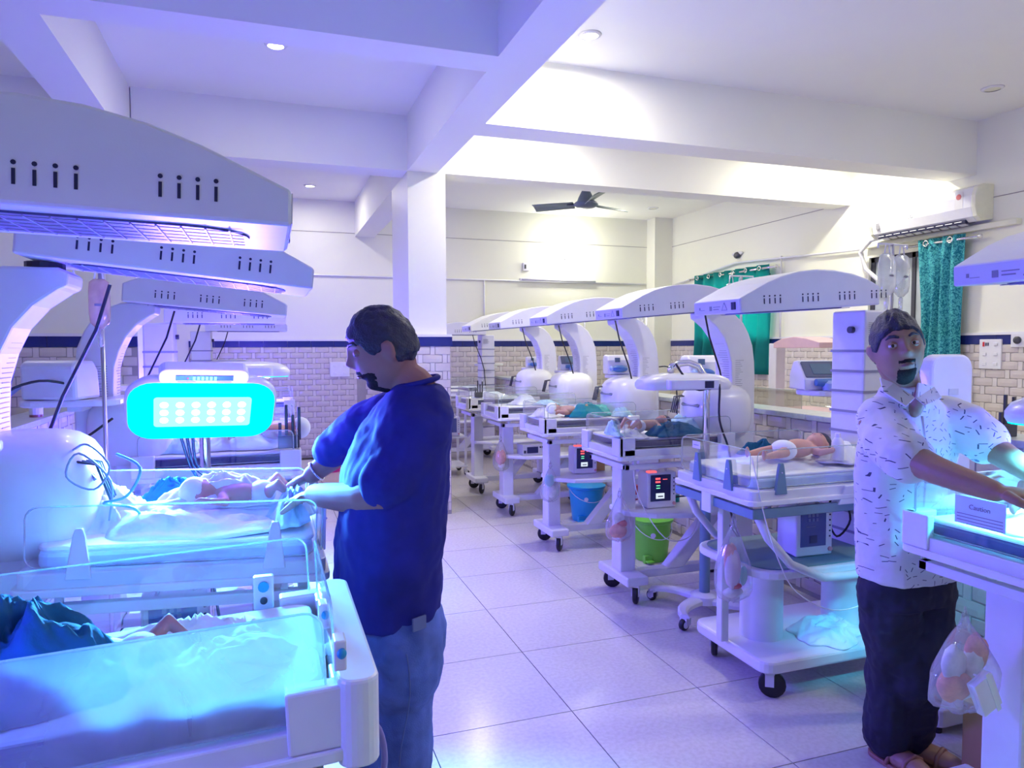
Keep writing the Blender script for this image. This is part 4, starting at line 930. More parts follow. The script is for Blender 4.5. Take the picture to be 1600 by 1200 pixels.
# ------------------------------------------------------------------ cloths
def cloth(label, c, rx, ry, h, seed, m, rz=0, name='cloth', cat='cloth', group=None, lumps=5, folds=1.0, dome=.5):
    random.seed(seed); L = [(rnd(-.5, .5), rnd(-.5, .5), rnd(.42, .7), rnd(.4, 1)) for _ in range(lumps)]; pa = [rnd(0, 6) for _ in range(6)]; so = Vector((seed*1.7, seed*.9, 0))
    def f(u, v):
        a = 2*PI*u; r = v*(1+.12*math.sin(3*a+pa[0])+.10*math.sin(5*a+pa[1])+.05*math.sin(9*a+pa[5])); x, y = r*math.cos(a), r*math.sin(a)
        z = .45*dome*max(0, 1-r*r)
        for (lx, ly, lr, lh) in L: z = max(z, lh*math.exp(-((x-lx)**2+(y-ly)**2)/(lr*lr)))*.75+.25*z+.08*lh*math.exp(-((x-lx)**2+(y-ly)**2)/(lr*lr))
        q = Vector((x*1.3, y*1.3, 0))+so; n1 = noise.noise(q*1.3); w = Vector((n1, noise.noise(q+Vector((5, 5, 0))), 0))*1.2
        z = math.tanh(z*1.1)*.8+folds*(.20*(1-2*abs(noise.noise(q*1.7+w)))-.08)+folds*.10*(1-2*abs(noise.noise(q*3.9+w*1.5)))
        z *= math.sqrt(min(1, max(0, 1-v)*2.2))*.96+.04*(1-v)
        return Vector((x*rx, y*ry, .004+max(0, z)*h))
    o = obj(name, M().grid(f, 72, 26), m, smooth=True, solid=.004); o.location = c; o.rotation_euler = (0, 0, rz)
    return tag(o, label, cat, group)
# ------------------------------------------------------------------ infants
def infant(label, loc, rz, s=1.0, skin=BABY, cap=None, legs='bent', diaper=True, group='infants in the warmers'):
    t = thing('infant', label, 'infant', loc, rz, group)
    b = M(); q = lambda x, y, z: Vector((x*s, y*s, z*s))
    b.ell(q(.17, 0, .055), (.058*s, .050*s, .052*s), 20, 14)
    b.ell(q(.135, 0, .060), (.030*s, .035*s, .035*s), 14, 10); b.ell(q(.150, 0, .103), (.009*s, .007*s, .008*s), 8, 6)
    for y in (-.05, .05): b.ell(q(.175, y, .055), (.012*s, .006*s, .014*s), 8, 6)
    b.ell(q(.045, 0, .045), (.085*s, .058*s, .042*s), 20, 12); b.ell(q(-.04, 0, .042), (.055*s, .052*s, .040*s), 18, 12)
    b.tube([q(.12, 0, .05), q(.08, 0, .05)], .028*s, 10)
    for sg in (-1, 1):
        b.tube([q(.09, sg*.045, .045), q(.075, sg*.095, .035), q(.12, sg*.12, .045), q(.145, sg*.115, .05)], [.020*s, .017*s, .013*s, .011*s], 10); b.ell(q(.155, sg*.112, .052), (.016*s, .012*s, .010*s), 10, 8)
        for k_ in range(4): b.tube([q(.160, sg*(.105+.006*k_), .052), q(.178, sg*(.104+.007*k_), .048)], .0035*s, 6)
        if legs == 'bent': b.tube([q(-.06, sg*.03, .042), q(-.10, sg*.075, .085), q(-.155, sg*.055, .03)], [.027*s, .021*s, .013*s], 10); b.ell(q(-.165, sg*.055, .035), (.011*s, .012*s, .024*s), 10, 8)
        else: b.tube([q(-.06, sg*.03, .04), q(-.13, sg*.05, .035), q(-.20, sg*.05, .03)], [.026*s, .019*s, .012*s], 10); b.ell(q(-.212, sg*.05, .038), (.010*s, .012*s, .026*s), 10, 8)
    obj('body', b, skin, t, remesh=.0045, sm=4)
    if diaper: obj('diaper', M().ell(q(-.045, 0, .042), (.052*s, .062*s, .046*s), 18, 12), SHEET, t, smooth=True)
    if cap: obj('cap', M().ell(q(.185, 0, .058), (.052*s, .056*s, .057*s), 20, 14), cap, t, smooth=True)
    else: obj('hair', M().ell(q(.19, 0, .058), (.044*s, .051*s, .050*s), 18, 12), HAIR, t, smooth=True)
    for y in (-.02, .02): obj('closed_eye', M().ell(q(.165, y, .101), (.0035*s, .009*s, .003*s), 8, 6), BABYD, t)
    return t
MZ = .972
# bed by the green bin
infant('sleeping infant wrapped in deep teal cloth on the bed by the chrome pole', (2.10, 3.70, MZ+.02), .15, .85, cap=None)
cloth('deep teal cloth heaped beside the sleeping infant near the chrome pole', (2.28, 3.63, MZ-.0), .20, .085, .115, 21, DTEAL, .1, lumps=4)
cloth('pale blue sheet bunched at the head of the bed beside the chrome pole', (2.46, 3.80, MZ), .13, .16, .13, 22, LBLUE)
cloth('white diaper pad crumpled at the foot of the bed by the green bin', (1.98, 3.62, MZ), .09, .10, .07, 23, SHEET)
cloth('pale blue disposable glove draped over the bed corner near the refuse bag', (1.855, 3.60, MZ+.02), .035, .085, .10, 24, LBLUE, .0, name='glove', cat='glove')
# third bed
infant('infant with white cap lying across the third bed of the row', (2.16, 4.86, MZ+.01), PI-.1, .88, cap=SHEET)
cloth('bright teal cloth bundled on the third bed of the row', (2.26, 4.82, MZ), .17, .10, .13, 31, TEAL)
cloth('green gauze cloth in the middle of the third bed of the row', (2.42, 4.92, MZ), .13, .10, .10, 32, mat('green_gauze', (.12, .5, .45), .8, bump=.3), 0)
cloth('pale blue cloth at the column end of the third bed', (2.52, 4.78, MZ), .07, .12, .13, 33, LBLUE)
cloth('white wrap crumpled at the foot of the third bed', (1.95, 4.92, MZ), .09, .12, .08, 34, SHEET)
# second and first far beds
cloth('white swaddle bundle on the bed above the grey meter', (2.20, 6.05, MZ), .14, .10, .12, 41, SHEET, name='swaddle', cat='swaddle')
cloth('pale blue cloth on the bed above the grey meter', (2.38, 5.93, MZ), .12, .09, .07, 42, LBLUE)
cloth('white swaddle on the second last bed of the row', (2.22, 7.06, MZ), .2, .12, .08, 43, SHEET, name='swaddle', cat='swaddle')
# drum pedestal bed
Z5 = .957
infant('pink infant lying on white padding in the bed with blue-grey clips', (2.23, 2.60, Z5+.03), .12, 1.0, legs='straight')
cloth('white padding spread under the pink infant in the blue-grey clipped bed', (2.22, 2.66, Z5-.012), .34, .22, .06, 51, SHEET, lumps=3, name='bed_padding', cat='padding')
cloth('small deep teal cloth behind the pink infant', (2.22, 2.83, Z5+.02), .10, .05, .10, 52, DTEAL)
cloth('white blanket folded at the column end of the blue-grey clipped bed', (2.47, 2.62, Z5+.01), .11, .17, .11, 53, SHEET, name='blanket', cat='blanket')
bt = thing('dropper_bottle', 'white plastic bottle standing in the bed beside the printed shirt', 'bottle', (2.40, 2.50, Z5+.03))
obj('bottle_body', M().lathe([(.001, 0), (.026, 0), (.028, .01), (.026, .08), (.014, .10), (.001, .10)], (0, 0, 0), 18), WHITE, bt, smooth='auto'); obj('bottle_cap', M().lathe([(.001, .10), (.013, .10), (.011, .12), (.001, .12)], (0, 0, 0), 14), WHITE, bt, smooth='auto')
cloth('white cloth crumpled on the base plate between the drum pedestals', (2.42, 2.55, .168), .19, .13, .10, 55, SHEET, .2)
# nearest right bed
infant('blue-lit infant on the nearest bed at the photo edge', (2.25, 1.42, MZ+.01), 0, 1.05)
cloth('white blanket glowing cyan on the nearest bed at the photo edge', (2.15, 1.36, MZ-.004), .24, .17, .06, 61, SHEET, name='blanket', cat='blanket')
# lamp-lit bed
infant('infant lying under the glowing cyan lamp beneath the gloved hands', (-.06, 2.36, MZ+.03), PI, .85, skin=BABY, cap=SHEET, group='infants in the warmers')
cloth('white blanket spread across the lamp-lit bed', (-.22, 2.32, MZ-.006), .34, .22, .085, 71, SHEET, name='blanket', cat='blanket', lumps=6)
cloth('white gauze heaped over the infant under the lamp', (-.14, 2.40, MZ+.03), .20, .10, .13, 72, SHEET, name='gauze', cat='gauze')
cloth('small teal towel on the far side of the lamp-lit bed', (-.28, 2.50, MZ+.03), .10, .05, .11, 73, DTEAL)
cloth('rolled white blanket at the column end of the lamp-lit bed', (-.44, 2.36, MZ), .12, .18, .15, 74, SHEET, name='blanket', cat='blanket')
cloth('pale wrap bunched at the aisle end of the lamp-lit bed', (.06, 2.27, MZ), .07, .14, .11, 75, LBLUE, name='wrap', cat='cloth')
# nearest left bed
infant('infant with bent knees on the nearest bed behind the hazy acrylic side', (-.27, 1.44, MZ-.075), PI, .8, skin=BABYD, legs='bent')
cloth('deep teal surgical cloth heaped at the lower photo edge', (-.42, 1.40, MZ-.07), .19, .16, .20, 81, DTEAL, lumps=6)
p = at(95, 955, 1.06); cloth('crumpled wet white sheet across the nearest blue-lit bed', (-.16, 1.45, MZ-.078), .27, .19, .085, 83, SHEET, lumps=3, folds=1.6, dome=.2, name='bed_sheet', cat='sheet')
# bed 3/4 on the blue-lit side
cloth('white swaddle bundle on the bed behind the glowing lamp', (-.12, 3.95, MZ), .22, .14, .14, 91, SHEET, name='swaddle', cat='swaddle')
cloth('pale blanket on the bed behind the glowing lamp', (-.42, 3.95, MZ), .12, .16, .08, 92, LBLUE, name='blanket', cat='blanket')
infant('small infant asleep on the bed behind the glowing lamp', (-.02, 3.93, MZ+.04), 0, 1.0, cap=SHEET)
# shelf items
sb = thing('wash_bottle', 'white squeeze bottle with green base on the shelf beside the monitor with red digits', 'bottle', (2.38, 3.80, .536))
obj('bottle_body', M().lathe([(.001, 0), (.028, 0), (.028, .08), (.012, .11), (.008, .13), (.001, .13)], (0, 0, 0), 16), WHITE, sb, smooth='auto'); obj('green_base', M().lathe([(.029, .0), (.031, .0), (.031, .045), (.029, .045)], (0, 0, 0), 16, cap=False), mat('green_band', (.0, .35, .28), .5), sb); obj('nozzle', M().tube([(0, 0, .125), (0, 0, .16), (-.02, 0, .175)], .004, 6), WHITE, sb, smooth=True)
sb = thing('milk_powder_tin', 'small red and white tin on the shelf beside the post by the green bin', 'tin', (2.17, 3.93, .536)); obj('tin_body', M().lathe([(.001, 0), (.026, 0), (.026, .09), (.001, .09)], (0, 0, 0), 18), mat('red_tin', (.6, .08, .07), .35), sb, smooth='auto'); obj('tin_label', M().lathe([(.0265, .01), (.0275, .01), (.0275, .035), (.0265, .035)], (0, 0, 0), 18, cap=False), WHITE, sb)
sb = thing('carton_box', 'tan cardboard carton standing on the shelf of the third warmer', 'box', (2.42, 4.98, .536)); obj('carton_body', M().box(-.05, .05, -.04, .04, 0, .17), ORANGE, sb, bevel=.002); obj('carton_stripe', M().box(-.051, .051, -.041, .041, .07, .10), mat('carton_print', (.45, .22, .10), .7), sb)
sb = thing('pump_bottle', 'small clear bottle with red cap on the shelf of the third warmer', 'bottle', (2.55, 4.95, .536)); obj('bottle_body', M().lathe([(.001, 0), (.022, 0), (.022, .07), (.01, .09), (.001, .09)], (0, 0, 0), 14), WHITE, sb, smooth='auto'); obj('cap', M().lathe([(.001, .09), (.01, .09), (.01, .115), (.001, .115)], (0, 0, 0), 12), REDP, sb)
cb = thing('cardboard_box', 'large tan cardboard box on the floor behind the nearest post at the photo edge', 'box', (2.42, 1.62, 0), .1); obj('box_body', M().box(-.17, .17, -.14, .14, 0, .28), ORANGE, cb, bevel=.003); obj('box_flap', M().box(-.17, .17, -.22, -.14, .275, .279, rot=(.4, 0, 0)), ORANGE, cb); obj('packing_tape', M().box(-.171, .171, -.03, .03, .2, .281), mat('packing_tape', (.5, .35, .2), .3), cb)
mb_ = thing('medicine_bottle', 'small medicine bottle standing on the divider ledge below the curved arm', 'bottle', (-1.30, 4.90, 1.09)); obj('bottle_body', M().lathe([(.001, 0), (.035, 0), (.035, .07), (.02, .09), (.001, .09)], (0, 0, 0), 14), mat('amber_brown', (.30, .12, .10), .3), mb_, smooth='auto'); obj('bottle_label', M().lathe([(.0355, .015), (.0365, .015), (.0365, .06), (.0355, .06)], (0, 0, 0), 14, cap=False), WHITE, mb_); obj('cap', M().lathe([(.001, .09), (.022, .09), (.022, .11), (.001, .11)], (0, 0, 0), 12), WHITE, mb_)
# black cable combs on bed corners
def comb(label, loc, s=1.0):
    t = thing('tube_holder', label, 'holder', loc)
    obj('base_block', M().box(-.04*s, .04*s, -.02, .02, 0, .05*s), DGREY, t, bevel=.003)
    for i, h in enumerate((.10, .17, .13, .16)): obj('prong', M().box((-.038+i*.024)*s, (-.026+i*.024)*s, -.006, .006, .03*s, h*s), DGREY, t, bevel=.002)
p = px(1515, 650, 2.75); comb('black pronged tube holder beside the outstretched sleeve near the photo edge', (p.x, p.y, 1.09) if p.x > 3.02 else (3.10, 2.25, 1.09), 1.1)
comb('black pronged tube holder on the bed behind the glowing lamp', (.10, 3.78, .985), 1.3)
comb('tiny black pronged holder at the far end of the row of warmers', (2.05, 6.98, .985), 1.0)
# tall white pedestal behind the man in the printed shirt
ph_ = thing('ventilator_pedestal', 'tall white rounded ventilator pedestal behind the man in the printed shirt', 'ventilator', (2.55, 2.10, 0))
obj('back_panel', M().prism(rrect(0, 1.19, .11, .27, .06), 'y', -.03, .03), WHITE, ph_, bevel=.01); obj('pedestal_post', M().box(-.03, .03, -.03, .03, .1, .95), METALW, ph_, bevel=.005)
obj('pedestal_base', M().prism(rrect(0, 0, .16, .14, .04), 'z', .03, .10), WHITE, ph_, bevel=.008); obj('grey_label', M().box(-.02, .03, -.033, -.030, 1.30, 1.325), mat('grey_case', (.6, .6, .58), .4), ph_)
for x, y in ((-.12, -.10), (.12, -.10), (-.12, .10), (.12, .10)): obj('foot', M().lathe([(.001, 0), (.02, 0), (.02, .03), (.001, .03)], (x, y, 0), 12), BLACK, ph_)
# caution card on the nearest right glass
cc = thing('caution_card', 'printed caution card fixed to the acrylic of the nearest bed at the photo edge', 'sign', (1.878, 1.43, 1.025))
obj('card', M().box(-.001, .001, -.075, .075, -.04, .04), mat('card_blue', (.62, .80, .85), .6), cc)
mt = Matrix.Translation((-.0015, 0, .012)) @ Euler((PI/2, 0, -PI/2)).to_matrix().to_4x4()
text('Caution', .020, mt, MATS['grey_print'], cc)
pr = M()
for i in range(4): pr.box(-.0018, -.001, -.068, .068-.03*(i == 3), -.012-.009*i, -.010-.009*i)
obj('print_lines', pr, MATS['grey_print'], cc, kind='stuff')
c2 = thing('name_card', 'small white name card taped on the clipped acrylic panel', 'card', (1.855, 2.78, 1.045)); obj('card', M().box(-.002, 0, -.03, .03, -.016, .016), WHITE, c2); obj('print_line', M().box(-.003, -.002, -.02, .02, -.002, .001), MATS['grey_print'], c2)
# cables and tubing
cable('thin white tube hanging from the clipped bed down past the shelf', [(1.88, 2.42, 1.04), (1.88, 2.38, .93), (1.9, 2.36, .80), (1.95, 2.33, .62), (2.05, 2.34, .48), (2.2, 2.30, .40), (2.4, 2.3, .42), (2.52, 2.3, .55), (2.56, 2.3, .60)], .0025, WHITE)
cable('black lead hanging behind the dim blue monitor', [(2.55, 2.62, .80), (2.58, 2.6, .68), (2.52, 2.62, .60), (2.50, 2.66, .70), (2.57, 2.7, .78)], .005)
cable('black lead running from the monitor behind the dark lower pole to the floor', [(2.30, 3.72, .58), (2.42, 3.55, .60), (2.46, 3.3, .45), (2.5, 3.15, .25), (2.45, 3.05, .06), (2.3, 2.98, .012), (2.15, 2.95, .012)], .005)
cable('white tube dangling from the post above the green bin', [(1.95, 3.55, .85), (1.97, 3.52, .65), (2.1, 3.45, .42), (2.3, 3.5, .40), (2.42, 3.6, .52), (2.4, 3.66, .62)], .003, WHITE)
cable('white oxygen tube draped beside the teal curtain', [(3.0, 4.0, 1.62), (3.02, 3.95, 1.50), (3.0, 3.92, 1.38), (2.92, 3.88, 1.28), (2.9, 3.86, 1.2)], .004, WHITE)
cable('black lead drooping from the third warmer column', [(2.86, 4.8, 1.34), (2.95, 4.8, 1.33), (3.0, 4.78, 1.2), (3.0, 4.76, .9)], .005)
cable('cyan-lit sensor lead looping from the nearest control box on the blue-lit side', [(-.40, 2.22, 1.20), (-.33, 2.14, 1.17), (-.36, 2.12, 1.10), (-.42, 2.14, 1.08), (-.36, 2.2, 1.05), (-.34, 2.25, 1.0)], .004, mat('cyan_lit_lead', (.2, .6, .65), .4))  # cyan lamp light is painted into the lead colour
cable('black lead hanging behind the curved arm against the navy border', [(-.72, 2.65, 1.70), (-.76, 2.7, 1.5), (-.82, 2.75, 1.3), (-.86, 2.8, 1.15)], .006)
cable('dark looping lead at the lower edge of the nearest end bumper', [(.13, 1.25, .86), (.18, 1.27, .80), (.19, 1.28, .72), (.16, 1.27, .70), (.12, 1.27, .72)], .006, mat('violet_lead', (.25, .2, .5), .4))

# ------------------------------------------------------------------ people
HR = (.074, .094, .118)
def headpt(d, k=1.0, add=0):
    x, y, z = d.x*HR[0]*k, d.y*HR[1]*k, d.z*HR[2]*k
    t = max(0, -d.z); front = max(0, -d.y)
    x *= 1-.24*t**1.8; y = y*(1-.42*t**1.4) if y > 0 else y*(1-.06*t)
    if d.z < -.2 and d.y > 0: z *= 1-.25*d.y
    if front > .2:
        u, w = d.x*HR[0], d.z*HR[2]; fo = 0
        g = lambda cx, cz, sx, sz: math.exp(-((u-cx)/sx)**2-((w-cz)/sz)**2)
        fo += .010*g(0, .012, .009, .022)+.019*g(0, -.014, .012, .014)+.008*g(.012, -.018, .007, .008)+.008*g(-.012, -.018, .007, .008)
        fo += .005*g(0, .036, .045, .012)
        for sx in (-1, 1): fo -= .010*g(sx*.031, .012, .016, .013); fo += .004*g(sx*.042, -.015, .018, .018)
        fo += .006*g(0, -.044, .020, .005)+.006*g(0, -.055, .017, .006)-.003*g(0, -.049, .024, .0025)-.005*g(0, -.068, .022, .007)+.010*g(0, -.092, .022, .014)
        y -= fo*min(1, (front-.2)*3)*(1 if not add else .7)
    return Vector((x, y-(add if d.y < 0 else 0), z))
def head_mesh(fnk, nu=96, nv=80):
    m = M(); v = []; f = []
    for j in range(nv+1):
        th = PI*(.004+.992*j/nv)
        for i in range(nu):
            ph = 2*PI*i/nu; d = Vector((math.sin(th)*math.cos(ph), math.sin(th)*math.sin(ph), math.cos(th))); v.append(headpt(d, fnk(d)))
    for j in range(nv):
        for i in range(nu): f.append((j*nu+i, (j+1)*nu+i, (j+1)*nu+(i+1) % nu, j*nu+(i+1) % nu))
    f.append(tuple(range(nu))[::-1]); f.append(tuple(nv*nu+i for i in range(nu)))
    return m.add(v, f)
def sstep(a, b, x): t = max(0, min(1, (x-a)/(b-a))); return t*t*(3-2*t)
def hair_k(style):
    def f(d):
        xs = [(-1, .50 if style else .44), (-.78, .45 if style else .34), (-.50, .12 if style else .02), (-.32, -.06), (-.12, -.02), (.10, -.02), (.3, -.35), (1, -.52)]
        y = d.y; lim = xs[-1][1]
        for (a, la), (b, lb) in zip(xs, xs[1:]):
            if a <= y <= b: lim = la+(lb-la)*(y-a)/(b-a); break
        n = noise.noise(Vector((d.x*5, d.y*5, d.z*5)))*.07+noise.noise(Vector((d.x*22, d.y*9, d.z*22)))*.022
        s = sstep(lim-.05, lim+.06, d.z+n*.8)
        vol = 1.05+.05*max(0, d.z)+(.05 if style else .10)*max(0, -d.y)*max(0, d.z+.1)+n*.7
        return .90+(vol-.90)*s
    return f
def beard_k(full):
    def f(d):
        front = -d.y; s = 0
        if front > .05:
            ax = abs(d.x)
            mous = sstep(.46, .34, ax)*sstep(-.40, -.345, d.z)*0
            m1 = sstep(.40, .30, ax)*sstep(-.27-.10*ax, -.31-.10*ax, d.z)*sstep(-.44, -.385, d.z)*sstep(.5, .7, front)
            side = sstep(.27, .33, ax)*sstep(.42, .35, ax)*sstep(-.26, -.32, d.z)*sstep(.4, .6, front)
            chin = sstep(.58, .30, ax)*sstep(-.53, -.60, d.z)*sstep(.05, .2, front)
            s = max(m1, side*.62, chin)
            if full: s = max(s, sstep(-.30, -.50, d.z)*sstep(.22, .66, front)*(.4+.6*sstep(.0, .5, front)), chin)
        elif full and d.z < -.3: s = 0
        s = s*(.96+.30*noise.noise(d*14)+.15*noise.noise(d*40)); return .95+.064*min(1, max(0, s)*1.4)+.006*noise.noise(d*60)*s
    return f
def person_head(root, body, Mh, look_down=False, skin=SKIN, style=1, full=False, gaze=0):
    """adds the head to the body collector (world coordinates) and hair, beard, eyes as parts"""
    hm = head_mesh(lambda d: 1.0)
    for sx in (-1, 1):      # ears
        hm.ell((sx*.076, .006, -.004), (.008, .017, .030), 14, 12, rot=(.15, sx*.25, sx*-.35)); hm.ell((sx*.079, .011, .006), (.009, .015, .021), 12, 10, rot=(.1, 0, sx*-.5))
    body.add([Mh @ Vector(p) for p in hm.v], hm.f)
    iv = root.matrix_world.inverted() if False else Matrix.Translation(-Vector(root.location))
    W = iv @ Mh
    obj('hair', head_mesh(hair_k(style), 110, 80).move(W), HAIR, root, smooth=True)
    obj('beard', head_mesh(beard_k(full), 110, 90).move(W), BEARD, root, smooth=True)
    for sx in (-1, 1):
        obj('eyebrow', M().tube([headpt(Vector((sx*a, -math.sqrt(1-a*a-b*b), b)), 1.012)+Vector((0, -.002, 0)) for a, b in ((.20, .285), (.34, .33), (.50, .335), (.64, .27))], [.0034, .0052, .0048, .0018], 8).move(W), HAIR, root, smooth=True)
        ec = Vector((sx*.031, -.0755, .0105))
        if not look_down:
            e = obj('eye', M().ell(ec, (.0135, .0115, .0115), 20, 14).move(W), mat('eye_white', (.75, .72, .72), .2), root, smooth=True)
            obj('iris', M().ell(ec+Vector((gaze, -.0085, .0005)), (.0056, .004, .0056), 14, 10).move(W), mat('dark_iris', (.02, .012, .01), .15), e, smooth=True)
        # lids as curved shells above and below the eye
        if look_down:
            obj('closed_eyelid', M().ell(ec+Vector((0, .002, .001)), (.0185, .0135, .0125), 18, 12).move(W), skin, root, smooth=True)
            obj('lash_line', M().tube([ec+Vector((.0165*math.sin(a), .002-.0130*math.cos(a), -.0040-.001*math.cos(a))) for a in (-1.1, -.6, 0, .6, 1.1)], .0010, 6).move(W), HAIR, root, smooth=True)
            continue
        lid = M()
        def lidpt(u, v, up):
            a = (u-.5)*2.3; opening = .0030 if look_down else .0052*math.cos(a*.72)
            e0 = math.asin(min(1, opening/.0128)) if not look_down else -.5
            el = (e0+(1.25-e0)*v) if up else (-1.25+((-.05-math.asin(min(1, max(0, opening-.001)/.0128)) if not look_down else -.45)+1.25)*v)
            r = .0128
            return ec+Vector((1.14*r*math.sin(a)*math.cos(el), -r*math.cos(a)*math.cos(el), r*math.sin(el)))
        lid.grid(lambda u, v: lidpt(u, v, True), 14, 6); obj('upper_eyelid', lid.move(W), skin, root, smooth=True, solid=.002)
        l2 = M().grid(lambda u, v: lidpt(u, v, False), 14, 5); obj('lower_eyelid', l2.move(W), skin, root, smooth=True, solid=.0015)
    lp = M().tube([headpt(Vector((a, -math.sqrt(1-a*a-.46**2), -.46-.02*abs(a)*4)), 1.0)+Vector((0, -.0015, 0)) for a in (-.26, -.13, 0, .13, .26)], [.002, .0042, .0048, .0042, .002], 8)
    obj('lips', lp.move(W), mat('lip', (.24, .10, .09), .5), root, smooth=True)
def hand(m, wrist, fdir, up, s=1.0, curl=.6, thumb=1, spread=.018):
    """palm, four fingers and thumb added to collector m; fdir: wrist->fingers, up: back of the hand"""
    f = Vector(fdir).normalized(); u = Vector(up); u = (u-f*u.dot(f)).normalized(); r = f.cross(u)
    w = Vector(wrist); pc = w+f*.045*s
    E_ = Matrix((r, f, u)).transposed()
    q = M().ell((0, 0, 0), (.040*s, .052*s, .016*s), 18, 12); m.add([pc+E_ @ Vector(p) for p in q.v], q.f)
    for i, (off, L) in enumerate(((-.030, .070), (-.010, .080), (.010, .075), (.029, .060))):
        b = w+f*.080*s+r*off*s; d = (f+r*off*spread*60*.12).normalized(); pts = [b-f*.03*s, b]; a = 0
        for seg in (.45, .32, .23):
            a += curl*(.55 if seg == .45 else .8); dd = d*math.cos(a)-u*math.sin(a); b = b+dd*L*seg*s; pts.append(b)
        m.tube(pts, [.0085*s, .0088*s, .0082*s, .0075*s, .0062*s], 10)
        m.ell(pts[-1], (.0062*s,)*3, 8, 6)
    b = w+f*.025*s-r*thumb*.030*s; d1 = (f*.6-r*thumb*.75-u*.25).normalized(); d2 = (f*.9-r*thumb*.25-u*.35).normalized()
    pts = [b, b+d1*.032*s, b+d1*.032*s+d2*.030*s, b+d1*.032*s+d2*.052*s]
    m.tube(pts, [.013*s, .011*s, .0095*s, .0075*s], 10); m.ell(pts[-1], (.0075*s,)*3, 8, 6)
def limb(m, pts, rs, sy=1.0, n=16):
    # smooth tapered tube through joints with rounded ends
    P = [Vector(p) for p in pts]; out = []; rr = []
    for i in range(len(P)-1):
        a, b, c, d = P[max(i-1, 0)], P[i], P[i+1], P[min(i+2, len(P)-1)]
        for k_ in range(4):
            t = k_/4; out.append(.5*((2*b)+(c-a)*t+(2*a-5*b+4*c-d)*t*t+(3*b-a-3*c+d)*t**3)); rr.append(rs[i]+(rs[i+1]-rs[i])*t)
    out.append(P[-1]); rr.append(rs[-1]); m.tube(out, rr, n, sy=sy)
    m.ell(P[0], (rs[0]*.98,)*3, 14, 10); m.ell(P[-1], (rs[-1]*.98,)*3, 14, 10)
def rings(m, spec, yaw, n=28, p=2.4):
    """closed stack of super-ellipse rings: (centre, half width across, half depth)"""
    c, s = math.cos(yaw), math.sin(yaw); R = []
    for (ct, a, b) in spec:
        ct = Vector(ct); r = []
        for k_ in range(n):
            t = 2*PI*k_/n; ux, uy = math.cos(t), math.sin(t); q = (abs(ux)**p+abs(uy)**p)**(-1/p); x, y = a*ux*q, b*uy*q
            r.append(ct+Vector((x*c-y*s, x*s+y*c, 0)))
        R.append(r)
    m.loft(R)
def torso_rings(hip, chest, neck, ws, ds, n=9, zs=None): pass
FOLD = D.textures.new('cloth_folds', 'CLOUDS'); FOLD.noise_scale = .11; FOLD.noise_depth = 2
FOLD2 = D.textures.new('denim_folds', 'CLOUDS'); FOLD2.noise_scale = .09
def fold(o, s, tex=None):
    d = o.modifiers.new('folds', 'DISPLACE'); d.texture = tex or FOLD; d.strength = s; d.mid_level = .5; d.texture_coords = 'LOCAL'; return o
def loc(m, root): m.v = [tuple(Vector(p)-Vector(root.location)) for p in m.v]; return m
def headM(c, yaw, pitch, roll, s=1.0): return Matrix.Translation(c) @ Matrix.Rotation(yaw, 4, 'Z') @ Matrix.Rotation(pitch, 4, 'X') @ Matrix.Rotation(roll, 4, 'Y') @ Matrix.Scale(s, 4)

# --- man in navy, at the lamp-lit bed
m1 = thing('person', 'bearded man in navy t-shirt and blue jeans bending over the lamp-lit bed in gloves', 'person', (.40, 2.06, 0))
b1 = M(); hc = px(601, 548, 1.97)
person_head(m1, b1, headM(hc, math.radians(-97), math.radians(14), 0, .985), look_down=True, skin=SKIN1, style=0, full=True)
neck = px(652, 606, 1.99)
limb(b1, [hc+Vector((.035, 0, -.03)), hc+Vector((.045, 0, -.07)), neck, px(652, 630, 2.0)], [.054, .053, .054, .050])
shN, shF = px(652, 674, 1.91), px(605, 668, 2.16)
elN, elF = px(598, 769, 1.84), px(540, 702, 2.24)
wrN, wrF = px(492, 773, 2.06), px(487, 742, 2.24)
hip = px(622, 955, 2.02); chest = px(628, 700, 2.0)
rings(b1, [(hip+Vector((0, 0, -.08)), .12, .08), (hip, .13, .085), (hip.lerp(chest, .5), .13, .085), (chest, .15, .085), (chest+Vector((.01, 0, .07)), .13, .065), (neck+Vector((0, 0, -.03)), .05, .045)], math.radians(-90+4))
limb(b1, [shN, elN, wrN], [.050, .050, .032]); limb(b1, [shF, elF, wrF], [.050, .042, .028])
hand(b1, wrN, px(418, 786, 2.20)-wrN, (0, -.25, 1), .95, .55, thumb=1)
hand(b1, wrF, px(425, 772, 2.32)-wrF, (-.1, 0, 1), .95, .75, thumb=-1)
kn1, kn2 = Vector((.34, 1.97, .47)), Vector((.20, 2.20, .50))
an1, an2 = Vector((.36, 1.98, .08)), Vector((.34, 2.24, .08))
hp1, hp2 = hip+Vector((0, -.08, -.06)), hip+Vector((-.01, .09, -.06))
limb(b1, [hp1, kn1, an1], [.075, .050, .038]); limb(b1, [hp2, kn2, an2], [.075, .050, .038])
obj('body', loc(b1, m1), SKIN1, m1, remesh=.0042, sm=2)
t = M(); yw = math.radians(-90+6)
rings(t, [(px(606, 957, 2.02), .165, .140), (px(607, 920, 2.02), .172, .146), (px(607, 850, 2.01), .178, .147), (px(612, 790, 2.0), .180, .145), (px(619, 730, 2.0), .185, .140), (px(630, 680, 2.0), .19, .125), (px(642, 645, 2.0), .165, .105), (px(649, 618, 2.0), .115, .085), (px(652, 600, 1.99), .066, .062)], yw)
limb(t, [px(654, 672, 1.91), px(632, 716, 1.875), px(604, 758, 1.85)], [.078, .078, .070]); limb(t, [px(615, 650, 2.14), px(560, 672, 2.2), px(520, 700, 2.24)], [.085, .074, .064])
